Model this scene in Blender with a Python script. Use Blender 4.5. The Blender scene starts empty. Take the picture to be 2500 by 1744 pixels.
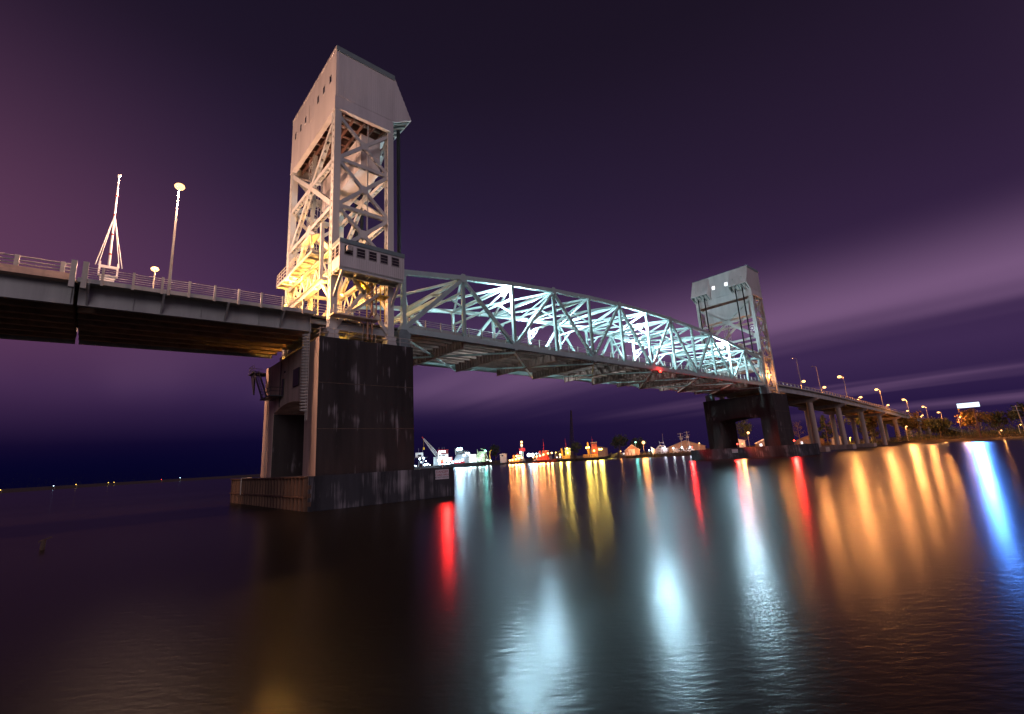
import bpy, math, random
from mathutils import Vector as V, Matrix
random.seed(7)
S = bpy.context.scene
COL = S.collection
# ------------------------------------------------------------------ camera, sky, sun, exposure
CAM = V((-21.916, -65.336, 3.848))
yaw, pit, rol = map(math.radians, (42.067, 12.237, -3.329))
F = V((math.sin(yaw)*math.cos(pit), math.cos(yaw)*math.cos(pit), math.sin(pit)))
R = V((math.cos(yaw), -math.sin(yaw), 0)); U = R.cross(F)
R2 = math.cos(rol)*R + math.sin(rol)*U; U2 = -math.sin(rol)*R + math.cos(rol)*U
cd = bpy.data.cameras.new('camera'); cam = bpy.data.objects.new('camera', cd); COL.objects.link(cam)
cd.sensor_width = 36; cd.lens = 1149.0/2500*36; cd.clip_start = .1; cd.clip_end = 9000
m = Matrix.Identity(4)
for i in range(3):
    m[i][0] = R2[i]; m[i][1] = U2[i]; m[i][2] = -F[i]; m[i][3] = CAM[i]
cam.matrix_world = m
S.camera = cam
S.view_settings.view_transform = 'Standard'; S.view_settings.look = 'None'
S.view_settings.exposure = 0; S.view_settings.gamma = 1
try:
    S.cycles.use_denoising = True; S.cycles.denoiser = 'OPENIMAGEDENOISE'
    S.cycles.sample_clamp_indirect = 4; S.cycles.max_bounces = 6; S.cycles.use_light_tree = True
    S.cycles.caustics_reflective = True; S.cycles.caustics_refractive = False
except Exception: pass

def srgb(r, g, b):
    f = lambda c: (c/255/12.92 if c/255 <= .04045 else ((c/255+.055)/1.055)**2.4)
    return (f(r), f(g), f(b), 1)

world = bpy.data.worlds.new('World'); S.world = world; world.use_nodes = True
nt = world.node_tree; N = nt.nodes; Lk = nt.links
def wn(t, **k):
    n = N.new(t)
    for a, b in k.items(): setattr(n, a, b)
    return n
bg = N['Background']
geo = wn('ShaderNodeTexCoord')
sep = wn('ShaderNodeSeparateXYZ'); Lk.new(geo.outputs['Generated'], sep.inputs[0])
def math_(op, a, b=None, c=None, clamp=False):
    n = wn('ShaderNodeMath', operation=op); n.use_clamp = clamp
    for i, q in enumerate((a, b, c)):
        if q is None: continue
        if isinstance(q, (int, float)): n.inputs[i].default_value = q
        else: Lk.new(q, n.inputs[i])
    return n.outputs[0]
def ramp(fac, stops, interp='EASE'):
    n = wn('ShaderNodeValToRGB'); n.color_ramp.interpolation = interp
    e = n.color_ramp.elements
    while len(e) < len(stops): e.new(.5)
    for k, (p, c) in enumerate(stops): e[k].position = p; e[k].color = c
    Lk.new(fac, n.inputs[0]); return n.outputs[0]
def mixc(f, a, b, mode='MIX'):
    n = wn('ShaderNodeMix', data_type='RGBA', blend_type=mode)
    n.inputs[0].default_value = 1 if not hasattr(f, 'links') else 0
    if hasattr(f, 'links'): Lk.new(f, n.inputs[0])
    else: n.inputs[0].default_value = f
    for q, i in ((a, 6), (b, 7)):
        if isinstance(q, tuple): n.inputs[i].default_value = q
        else: Lk.new(q, n.inputs[i])
    return n.outputs[2]
X, Y, Z = sep.outputs
def smooth(v, a, b):
    n = wn('ShaderNodeMapRange', interpolation_type='SMOOTHSTEP')
    Lk.new(v, n.inputs[0]); n.inputs[1].default_value = a; n.inputs[2].default_value = b
    return n.outputs[0]
# azimuth: 0 = +y ... 1 = +x (the town side)
az = math_('ARCTAN2', X, Y)
azr = smooth(az, math.radians(0), math.radians(95))
# base by elevation, left (river) side and right (town) side
left = ramp(Z, [(0, srgb(5, 4, 34)), (.06, srgb(8, 6, 42)), (.15, srgb(44, 30, 72)), (.25, srgb(62, 41, 80)), (.36, srgb(54, 37, 72)), (.5, srgb(39, 29, 57)), (.66, srgb(29, 21, 40)), (.8, srgb(25, 18, 33))], 'LINEAR')
right = ramp(Z, [(0, srgb(34, 22, 62)), (.06, srgb(42, 27, 66)), (.14, srgb(62, 42, 80)), (.26, srgb(56, 37, 70)), (.45, srgb(43, 29, 54)), (.7, srgb(28, 20, 36)), (.9, srgb(24, 17, 32))], 'LINEAR')
base = mixc(azr, left, right)
# long streaks of lit cloud dragged by the long exposure, running away from the viewer
sa = math.radians(4)
ux = math_('ADD', math_('MULTIPLY', X, math.sin(sa)), math_('MULTIPLY', Y, math.cos(sa)))
vx = math_('SUBTRACT', math_('MULTIPLY', X, math.cos(sa)), math_('MULTIPLY', Y, math.sin(sa)))
zz = math_('ADD', math_('MAXIMUM', Z, 0.0), .06)
cb = wn('ShaderNodeCombineXYZ')
Lk.new(math_('MULTIPLY', math_('DIVIDE', ux, zz), .05), cb.inputs[0]); Lk.new(math_('MULTIPLY', math_('DIVIDE', vx, zz), .30), cb.inputs[1])
cb.inputs[2].default_value = .4
nz = wn('ShaderNodeTexNoise'); nz.inputs['Scale'].default_value = 1.7; nz.inputs['Detail'].default_value = 3.2; nz.inputs['Roughness'].default_value = .5
Lk.new(cb.outputs[0], nz.inputs['Vector'])
cl = smooth(nz.outputs[0], .42, .72)
low = math_('MULTIPLY', smooth(math_('SUBTRACT', Z, math_('MULTIPLY', math_('SUBTRACT', 1.0, azr), .09)), .015, .09), math_('SUBTRACT', 1.0, smooth(Z, .14, .36)))
cloud = math_('MULTIPLY', cl, low)
cloud = math_('MULTIPLY', cloud, math_('ADD', .20, math_('MULTIPLY', math_('POWER', azr, 1.2), .80)))
sky = mixc(cloud, base, srgb(142, 106, 146))
# sodium glow of the approach and the town to the left and behind the viewer
gl = smooth(math_('ADD', math_('MULTIPLY', X, -.80), math_('MULTIPLY', Y, .60)), .18, 1.0)
glz = math_('MULTIPLY', gl, math_('MULTIPLY', smooth(Z, .02, .30), math_('SUBTRACT', 1.0, smooth(Z, .34, .75))))
sky = mixc(math_('MULTIPLY', glz, .55), sky, srgb(132, 80, 104))
back = smooth(math_('MULTIPLY', Y, -1.0), .0, .9)
sky = mixc(math_('MULTIPLY', back, math_('MULTIPLY', smooth(Z, .05, .25), .55)), sky, srgb(122, 92, 118))
# a faint physical night sky under it all
nis = wn('ShaderNodeTexSky', sky_type='NISHITA'); nis.sun_disc = False
nis.sun_elevation = math.radians(-6); nis.sun_rotation = math.radians(200)
sky = mixc(.03, sky, nis.outputs[0], 'ADD')
Lk.new(sky, bg.inputs['Color']); bg.inputs['Strength'].default_value = 1.0

sd = bpy.data.lights.new('moon', 'SUN'); sun = bpy.data.objects.new('moon', sd); COL.objects.link(sun)  # added fill, standing in for town glow behind the viewer
sd.energy = .50; sd.angle = math.radians(25); sd.color = (1.0, .86, .95)
sun.rotation_euler = V((.28, .86, -.34)).to_track_quat('-Z', 'Y').to_euler()

# ------------------------------------------------------------------ materials
def mat(name, col, rough=.6, metal=0., var=.25, scale=1.2, streak=0., bump=0., bscale=8., emit=None, spec=.4):
    M = bpy.data.materials.new(name); M.use_nodes = True
    t = M.node_tree; b = t.nodes['Principled BSDF']
    b.inputs['Roughness'].default_value = rough; b.inputs['Metallic'].default_value = metal
    b.inputs['Specular IOR Level'].default_value = spec
    c = tuple(col[:3])
    tc = t.nodes.new('ShaderNodeTexCoord'); mp = t.nodes.new('ShaderNodeMapping')
    t.links.new(tc.outputs['Object'], mp.inputs[0])
    mp.inputs['Scale'].default_value = (1, 1, .12 if streak else 1)
    n = t.nodes.new('ShaderNodeTexNoise'); n.inputs['Scale'].default_value = scale; n.inputs['Detail'].default_value = 6
    n.inputs['Roughness'].default_value = .62
    t.links.new(mp.outputs[0], n.inputs['Vector'])
    rp = t.nodes.new('ShaderNodeValToRGB'); e = rp.color_ramp.elements
    e[0].position = .3; e[1].position = .72
    e[0].color = tuple(x*(1-var) for x in c)+(1,); e[1].color = tuple(min(1, x*(1+var)) for x in c)+(1,)
    t.links.new(n.outputs[0], rp.inputs[0]); t.links.new(rp.outputs[0], b.inputs['Base Color'])
    if bump:
        n2 = t.nodes.new('ShaderNodeTexNoise'); n2.inputs['Scale'].default_value = bscale; n2.inputs['Detail'].default_value = 5
        t.links.new(tc.outputs['Object'], n2.inputs['Vector'])
        bp = t.nodes.new('ShaderNodeBump'); bp.inputs['Strength'].default_value = bump; bp.inputs['Distance'].default_value = .05
        t.links.new(n2.outputs[0], bp.inputs['Height']); t.links.new(bp.outputs[0], b.inputs['Normal'])
    if emit:
        b.inputs['Emission Color'].default_value = tuple(emit[:3])+(1,); b.inputs['Emission Strength'].default_value = emit[3]
    return M
M = {}
M['steel'] = mat('silver_grey_paint', (.50, .51, .48), .5, 0, .16, .5, streak=1, bump=.1)
M['truss'] = mat('pale_green_grey_paint', (.34, .45, .43), .45, 0, .14, .4, streak=1)
M['panel'] = mat('cream_wall_panel', (.56, .53, .51), .55, 0, .15, .5, streak=1)
M['fascia'] = mat('grey_green_flashing', (.16, .22, .22), .5, 0, .2, .6)
M['girder'] = mat('grey_girder_paint', (.34, .35, .33), .5, 0, .25, .5, streak=1)
M['soffit'] = mat('weathered_deck_steel', (.30, .185, .12), .7, 0, .4, .8)
M['rust'] = mat('rusty_floor_steel', (.16, .085, .065), .7, 0, .4, .7)
M['dark'] = mat('dark_opening', (.012, .011, .012), .5, 0, .3, 2)
M['glass'] = mat('dark_window_glass', (.02, .018, .022), .12, 0, .2, 2, spec=.6)
M['galv'] = mat('galvanised_grating', (.60, .62, .62), .5, 0, .15, 2)
M['rope'] = mat('greased_wire_rope', (.008, .008, .01), .6, 0, .3, 3)
M['asphalt'] = mat('deck_surface', (.06, .058, .055), .85, 0, .3, 1)
M['kerb'] = mat('rail_steel', (.40, .38, .34), .5, 0, .2, 1)
M['conc'] = mat('aged_concrete', (.44, .33, .27), .85, 0, .38, .55, streak=1, bump=.3, bscale=3)
M['pipe'] = mat('copper_brown_conduit', (.20, .10, .05), .4, .3, .3, 2)
M['yellow'] = mat('yellow_paint', (.75, .50, .05), .5, 0, .15, 1)
M['white'] = mat('white_paint', (.78, .78, .76), .5, 0, .1, 1)
M['red'] = mat('red_paint', (.50, .03, .04), .5, 0, .2, 1)
M['maroon'] = mat('maroon_wheelhouse_paint', (.22, .035, .04), .5, 0, .2, 1)
M['orange'] = mat('ochre_superstructure_paint', (.55, .26, .06), .5, 0, .2, 1)
M['hull'] = mat('black_hull_paint', (.02, .02, .025), .5, 0, .4, .6)
M['greyhull'] = mat('grey_hull_paint', (.25, .25, .26), .5, 0, .25, .4)
M['green'] = mat('green_grey_machine_paint', (.35, .42, .30), .5, 0, .2, 1)
M['wood'] = mat('weathered_timber', (.10, .07, .05), .85, 0, .4, 1.5)
M['brick'] = mat('tan_cladding', (.40, .27, .19), .8, 0, .2, 1.2)
M['roof'] = mat('tan_sheet_roof', (.34, .24, .18), .7, 0, .2, .8)
M['bark'] = mat('grey_brown_bark', (.14, .10, .07), .9, 0, .4, 2)
M['leaf'] = mat('dull_green_foliage', (.07, .085, .035), .8, 0, .5, .6)
M['leaf_pine'] = mat('dark_pine_foliage', (.035, .05, .03), .8, 0, .5, .6)
M['leaf_autumn'] = mat('yellow_autumn_foliage', (.16, .11, .03), .8, 0, .5, .6)
M['earth'] = mat('muddy_bank', (.09, .07, .045), .95, 0, .5, .25, bump=.4, bscale=1.5)
M['grass'] = mat('dry_marsh_grass', (.16, .12, .05), .9, 0, .5, .8)
M['sheet'] = mat('rusty_sheet_pile', (.11, .06, .035), .75, 0, .5, 1.2, streak=1, bump=.3)
M['signw'] = mat('sign_white', (.62, .58, .60), .6, 0, .12, 2)
M['signr'] = mat('sign_red', (.35, .03, .03), .6, 0, .1, 2)
M['signk'] = mat('sign_black', (.03, .03, .04), .6, 0, .1, 2)
def glow(name, c, s):
    return mat(name, (.8, .8, .8), .4, 0, 0, 1, emit=c+(s,))
SOD = (1.0, .33, .08); SODN = (1.0, .54, .36); DCOOL = (.60, .90, 1.01); COOL = (.60, .88, 1.0); RED = (1, .02, .015); GOLD = (1.0, .62, .10); TEAL = (.25, 1.0, .85); BLU = (.55, .80, 1.0)
M['e_sod'] = glow('sodium_lamp_lens', (1.0, .50, .16), 3.4); M['e_cool'] = glow('cool_white_lamp_lens', COOL, 14)
M['e_red'] = glow('red_lamp_lens', (1, .03, .01), 9); M['e_gold'] = glow('golden_lamp_lens', (1.0, .56, .07), 7)
M['e_teal'] = glow('green_lamp_lens', TEAL, 6); M['e_blu'] = glow('blue_white_lamp_lens', BLU, 9)
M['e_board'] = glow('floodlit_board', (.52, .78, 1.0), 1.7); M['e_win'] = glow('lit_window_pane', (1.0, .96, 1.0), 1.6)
M['e_deck'] = glow('lit_deckhouse_window', (.72, .88, 1.0), 2.2)

def stained(name='soot_stained_concrete', col=(.027, .022, .021), lo=.33, hi=.52, zs=.03, sc=1.9):      # nearly black, rain-streaked concrete with pale lime runs (pier front and fender face), also the painted shade in the pier opening
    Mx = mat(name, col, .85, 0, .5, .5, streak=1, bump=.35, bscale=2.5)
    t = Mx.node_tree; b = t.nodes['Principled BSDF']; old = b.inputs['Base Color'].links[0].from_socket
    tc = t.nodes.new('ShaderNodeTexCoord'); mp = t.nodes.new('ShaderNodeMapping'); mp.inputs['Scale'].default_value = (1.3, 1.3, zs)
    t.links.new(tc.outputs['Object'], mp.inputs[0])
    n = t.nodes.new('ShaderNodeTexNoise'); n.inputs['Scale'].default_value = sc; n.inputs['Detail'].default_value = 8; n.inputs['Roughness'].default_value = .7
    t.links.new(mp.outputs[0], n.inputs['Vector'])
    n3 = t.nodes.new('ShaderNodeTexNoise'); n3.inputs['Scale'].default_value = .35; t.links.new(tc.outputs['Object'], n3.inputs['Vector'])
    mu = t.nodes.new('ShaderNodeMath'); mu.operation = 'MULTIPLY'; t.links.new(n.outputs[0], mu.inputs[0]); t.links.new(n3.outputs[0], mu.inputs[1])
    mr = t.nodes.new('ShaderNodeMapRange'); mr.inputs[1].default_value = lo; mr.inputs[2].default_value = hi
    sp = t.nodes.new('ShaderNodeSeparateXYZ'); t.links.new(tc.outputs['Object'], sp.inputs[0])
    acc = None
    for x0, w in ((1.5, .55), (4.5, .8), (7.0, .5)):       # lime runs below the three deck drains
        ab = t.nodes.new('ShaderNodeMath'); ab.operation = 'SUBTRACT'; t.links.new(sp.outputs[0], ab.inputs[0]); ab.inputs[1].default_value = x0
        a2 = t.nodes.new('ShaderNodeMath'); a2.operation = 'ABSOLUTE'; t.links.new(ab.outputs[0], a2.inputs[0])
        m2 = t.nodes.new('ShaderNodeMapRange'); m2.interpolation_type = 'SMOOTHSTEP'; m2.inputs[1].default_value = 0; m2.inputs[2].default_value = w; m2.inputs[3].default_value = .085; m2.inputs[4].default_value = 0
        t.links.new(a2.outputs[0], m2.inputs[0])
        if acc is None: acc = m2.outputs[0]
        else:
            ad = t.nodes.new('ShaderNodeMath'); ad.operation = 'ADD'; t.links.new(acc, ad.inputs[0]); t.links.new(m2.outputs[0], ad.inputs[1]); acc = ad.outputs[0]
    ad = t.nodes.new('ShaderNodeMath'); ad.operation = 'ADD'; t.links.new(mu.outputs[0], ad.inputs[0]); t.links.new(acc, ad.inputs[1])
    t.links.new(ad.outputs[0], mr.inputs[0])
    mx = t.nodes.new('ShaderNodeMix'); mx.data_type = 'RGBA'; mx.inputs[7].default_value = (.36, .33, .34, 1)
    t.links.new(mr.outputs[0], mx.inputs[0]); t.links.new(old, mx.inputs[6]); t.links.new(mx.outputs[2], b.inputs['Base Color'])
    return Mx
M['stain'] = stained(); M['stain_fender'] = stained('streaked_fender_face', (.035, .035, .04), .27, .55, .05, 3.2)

# ------------------------------------------------------------------ mesh helpers
class MB:
    def __init__(s): s.v = []; s.f = []
    def add(s, vs, fs):
        o = len(s.v); s.v += [tuple(p) for p in vs]; s.f += [tuple(i+o for i in q) for q in fs]; return s
    def box(s, a, b):
        x0, y0, z0 = a; x1, y1, z1 = b
        return s.add([(x0,y0,z0),(x1,y0,z0),(x1,y1,z0),(x0,y1,z0),(x0,y0,z1),(x1,y0,z1),(x1,y1,z1),(x0,y1,z1)],
            [(3,2,1,0),(4,5,6,7),(0,1,5,4),(1,2,6,5),(2,3,7,6),(3,0,4,7)])
    def bar(s, p, q, w, h=None, up=(0,0,1)):
        p, q = V(p), V(q); h = h or w; d = (q-p).normalized(); up = V(up)
        if abs(d.dot(up)) > .98: up = V((1,0,0)) if abs(d.x) < .9 else V((0,1,0))
        a = d.cross(up).normalized(); b = a.cross(d)
        vs = [e + a*w/2*i + b*h/2*j for e in (p, q) for i, j in ((-1,-1),(1,-1),(1,1),(-1,1))]
        return s.add(vs, [(3,2,1,0),(4,5,6,7),(0,1,5,4),(1,2,6,5),(2,3,7,6),(3,0,4,7)])
    def ibeam(s, p, q, w, h, t=.05, up=(0,0,1)):
        p, q = V(p), V(q); d = (q-p).normalized(); up = V(up)
        if abs(d.dot(up)) > .98: up = V((1,0,0))
        a = d.cross(up).normalized(); b = a.cross(d)
        s.bar(p+b*(h/2-t/2), q+b*(h/2-t/2), w, t, b); s.bar(p-b*(h/2-t/2), q-b*(h/2-t/2), w, t, b); s.bar(p, q, t, h-2*t, b)
        return s
    def tube(s, p, q, r0, r1=None, n=8, cap=True):
        p, q = V(p), V(q); r1 = r0 if r1 is None else r1; d = (q-p).normalized()
        a = d.orthogonal().normalized(); b = d.cross(a)
        vs = [e + (a*math.cos(t)+b*math.sin(t))*r for e, r in ((p, r0), (q, r1)) for t in [2*math.pi*k/n for k in range(n)]]
        fs = [(k, (k+1) % n, n+(k+1) % n, n+k) for k in range(n)]
        if cap: fs += [tuple(range(n-1, -1, -1)), tuple(range(n, 2*n))]
        return s.add(vs, fs)
    def path(s, pts, r, n=6):
        for a, b in zip(pts, pts[1:]): s.tube(a, b, r, n=n)
        return s
    def prism(s, poly, axis, a, b):     # polygon in the two other axes, extruded along axis
        def P(u, v, w): return {'x': (w, u, v), 'y': (u, w, v), 'z': (u, v, w)}[axis]
        n = len(poly); vs = [P(u, v, a) for u, v in poly] + [P(u, v, b) for u, v in poly]
        return s.add(vs, [tuple(range(n)), tuple(range(2*n-1, n-1, -1))] + [(i, n+i, n+(i+1) % n, (i+1) % n) for i in range(n)])
    def ball(s, c, r, nu=10, nv=6, sz=1.):
        c = V(c); vs = [c+V((0,0,r*sz))]
        for j in range(1, nv):
            t = math.pi*j/nv
            vs += [c+V((r*math.sin(t)*math.cos(2*math.pi*i/nu), r*math.sin(t)*math.sin(2*math.pi*i/nu), r*sz*math.cos(t))) for i in range(nu)]
        vs.append(c-V((0,0,r*sz))); fs = [(0, 1+i, 1+(i+1) % nu) for i in range(nu)]
        for j in range(nv-2):
            o = 1+j*nu; fs += [(o+i, o+nu+i, o+nu+(i+1) % nu, o+(i+1) % nu) for i in range(nu)]
        o = 1+(nv-2)*nu; fs += [(o+i, len(vs)-1, o+(i+1) % nu) for i in range(nu)]
        return s.add(vs, fs)
    def perf(s, p, q, w, nrm, pitch=.95, hl=.42, hw=.2):      # a cover plate with a row of oval hand-holes
        p, q, nrm = V(p), V(q), V(nrm); L = (q-p).length; d = (q-p)/L; a = d.cross(nrm).normalized(); k = max(1, round(L/pitch)); c = L/k
        for i in range(k):
            o = p+d*(c*(i+.5)); x, y, e = c/2, w/2, hl-hw
            out = [(-x,-y),(0,-y),(x,-y),(x,0),(x,y),(0,y),(-x,y),(-x,0)]
            r = hw/2; ins = [(-e/2-.5*r,-r*.9),(0,-r),(e/2+.5*r,-r*.9),(hl/2,0),(e/2+.5*r,r*.9),(0,r),(-e/2-.5*r,r*.9),(-hl/2,0)]
            s.add([o+d*u+a*t for u, t in out+ins], [(j, (j+1) % 8, 8+(j+1) % 8, 8+j) for j in range(8)])
        return s
    def member(s, p, q, w, h, side, pitch=.95, hl=.42, hw=.2):     # box member: solid plates facing +-side (h deep), perforated covers of width w between
        p, q, side = V(p), V(q), V(side).normalized(); d = (q-p).normalized(); side = (side-d*side.dot(d)).normalized(); b = d.cross(side).normalized()
        for sg in (-1, 1):
            s.bar(p+side*sg*(w/2-.02), q+side*sg*(w/2-.02), .04, h, b)
            s.perf(p+b*sg*(h/2-.05), q+b*sg*(h/2-.05), w-.08, b, pitch, hl, hw)
        return s
    def gusset(s, c, n, r, t):        # octagonal gusset plate
        c, n = V(c), V(n).normalized(); a = n.orthogonal().normalized(); b = n.cross(a)
        vs = [c+n*k*t/2+a*r*math.cos(math.pi/8+i*math.pi/4)+b*r*math.sin(math.pi/8+i*math.pi/4) for k in (-1, 1) for i in range(8)]
        return s.add(vs, [tuple(range(7, -1, -1)), tuple(range(8, 16))]+[(i, (i+1) % 8, 8+(i+1) % 8, 8+i) for i in range(8)])
    def map(s, fn): s.v = [tuple(fn(V(p))) for p in s.v]; return s
    def obj(s, name, m, parent=None):
        me = bpy.data.meshes.new(name); me.from_pydata(s.v, [], s.f); me.update()
        o = bpy.data.objects.new(name, me); COL.objects.link(o); me.materials.append(m if not isinstance(m, str) else M[m])
        if parent is not None: o.parent = parent; o.matrix_parent_inverse = Matrix.Translation(-V(parent['_w']))
        return o
THINGS = []
def thing(name, label, cat, loc=(0,0,0), group=None):
    o = bpy.data.objects.new(name, None); COL.objects.link(o); o.location = loc; o.empty_display_size = .5
    o['_w'] = tuple(float(c) for c in loc); o['label'] = label; o['category'] = cat
    if group: o['group'] = group
    THINGS.append(o); return o
def part(name, mb, m, parent, label=None):
    o = mb.obj(name, m, parent); THINGS.append(o); o['_w'] = (0., 0., 0.)
    if label: o['label'] = label
    return o
def tag(o, label=None, cat=None, group=None, kind=None):
    for k, q in (('label', label), ('category', cat), ('group', group), ('kind', kind)):
        if q: o[k] = q
    return o
def light(loc, col, watt, r, parent=None, name='lamp_light'):
    watt *= 8 if col in (SOD, SODN) else 11.5 if col == COOL else 3.5
    d = bpy.data.lights.new(name, 'POINT'); d.color = col; d.energy = watt; d.shadow_soft_size = r
    o = bpy.data.objects.new(name, d); COL.objects.link(o); o.location = loc
    if parent is not None: o.parent = parent; o.matrix_parent_inverse = Matrix.Translation(-V(parent['_w']))
    return o

def spot(loc, d, col, watt, r, parent, deg=150, blend=.4):
    o = light(loc, col, watt, r, parent); nd = bpy.data.lights.new('lamp_light', 'SPOT'); nd.color = o.data.color; nd.energy = o.data.energy; nd.shadow_soft_size = r
    nd.spot_size = math.radians(deg); nd.spot_blend = blend; o.data = nd; o.rotation_euler = V(d).to_track_quat('-Z', 'Y').to_euler(); return o

# ------------------------------------------------------------------ water
def water():
    Mx = bpy.data.materials.new('river_water'); Mx.use_nodes = True; t = Mx.node_tree; t.nodes.clear(); L = t.links
    out = t.nodes.new('ShaderNodeOutputMaterial'); mix = t.nodes.new('ShaderNodeMixShader'); dif = t.nodes.new('ShaderNodeBsdfDiffuse'); gls = t.nodes.new('ShaderNodeBsdfGlossy')
    dif.inputs[0].default_value = (.012, .008, .006, 1); gls.distribution = 'BECKMANN'; gls.inputs[0].default_value = (.86, .95, 1, 1)
    tc = t.nodes.new('ShaderNodeTexCoord')
    cb = t.nodes.new('ShaderNodeCombineXYZ')          # wind ripples, long crests across the river reach
    for i, d in enumerate(((math.cos(yaw)*2.0, -math.sin(yaw)*2.0, 0), (math.sin(yaw)*4.6, math.cos(yaw)*4.6, 0))):
        dt = t.nodes.new('ShaderNodeVectorMath'); dt.operation = 'DOT_PRODUCT'; dt.inputs[1].default_value = d; L.new(tc.outputs['Object'], dt.inputs[0]); L.new(dt.outputs['Value'], cb.inputs[i])
    n = t.nodes.new('ShaderNodeTexNoise'); n.inputs['Scale'].default_value = 1.; n.inputs['Detail'].default_value = 2.5; n.inputs['Roughness'].default_value = .55; L.new(cb.outputs[0], n.inputs['Vector'])
    bp = t.nodes.new('ShaderNodeBump'); bp.inputs['Strength'].default_value = 1.; bp.inputs['Distance'].default_value = .0115; L.new(n.outputs[0], bp.inputs['Height'])
    mp2 = t.nodes.new('ShaderNodeMapping'); mp2.inputs['Rotation'].default_value = (0, 0, yaw); mp2.inputs['Scale'].default_value = (.02, .11, 1); L.new(tc.outputs['Object'], mp2.inputs[0])
    n2 = t.nodes.new('ShaderNodeTexNoise'); n2.inputs['Scale'].default_value = 1.; n2.inputs['Detail'].default_value = 5; L.new(mp2.outputs[0], n2.inputs['Vector'])
    mr = t.nodes.new('ShaderNodeMapRange'); mr.inputs[1].default_value = .2; mr.inputs[2].default_value = .8; mr.inputs[3].default_value = .19; mr.inputs[4].default_value = .25
    L.new(n2.outputs[0], mr.inputs[0]); L.new(mr.outputs[0], gls.inputs['Roughness'])
    g2 = t.nodes.new('ShaderNodeBsdfGlossy'); g2.distribution = 'BECKMANN'; g2.inputs['Roughness'].default_value = .36; g2.inputs[0].default_value = (.86, .95, 1, 1)
    two = t.nodes.new('ShaderNodeMixShader'); two.inputs[0].default_value = .34; L.new(gls.outputs[0], two.inputs[1]); L.new(g2.outputs[0], two.inputs[2])
    L.new(bp.outputs[0], gls.inputs['Normal']); L.new(bp.outputs[0], g2.inputs['Normal'])
    fr = t.nodes.new('ShaderNodeFresnel'); fr.inputs[0].default_value = 1.33
    mul = t.nodes.new('ShaderNodeMath'); mul.operation = 'MULTIPLY'; mul.inputs[1].default_value = .45; L.new(fr.outputs[0], mul.inputs[0]); L.new(mul.outputs[0], mix.inputs[0]); L.new(dif.outputs[0], mix.inputs[1]); L.new(two.outputs[0], mix.inputs[2]); L.new(mix.outputs[0], out.inputs[0])
    return Mx
wm = MB().add([(-5000,-5000,0),(5000,-5000,0),(5000,5000,0),(-5000,5000,0)], [(0,1,2,3)])
tag(wm.obj('water', water()), kind='structure')

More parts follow.
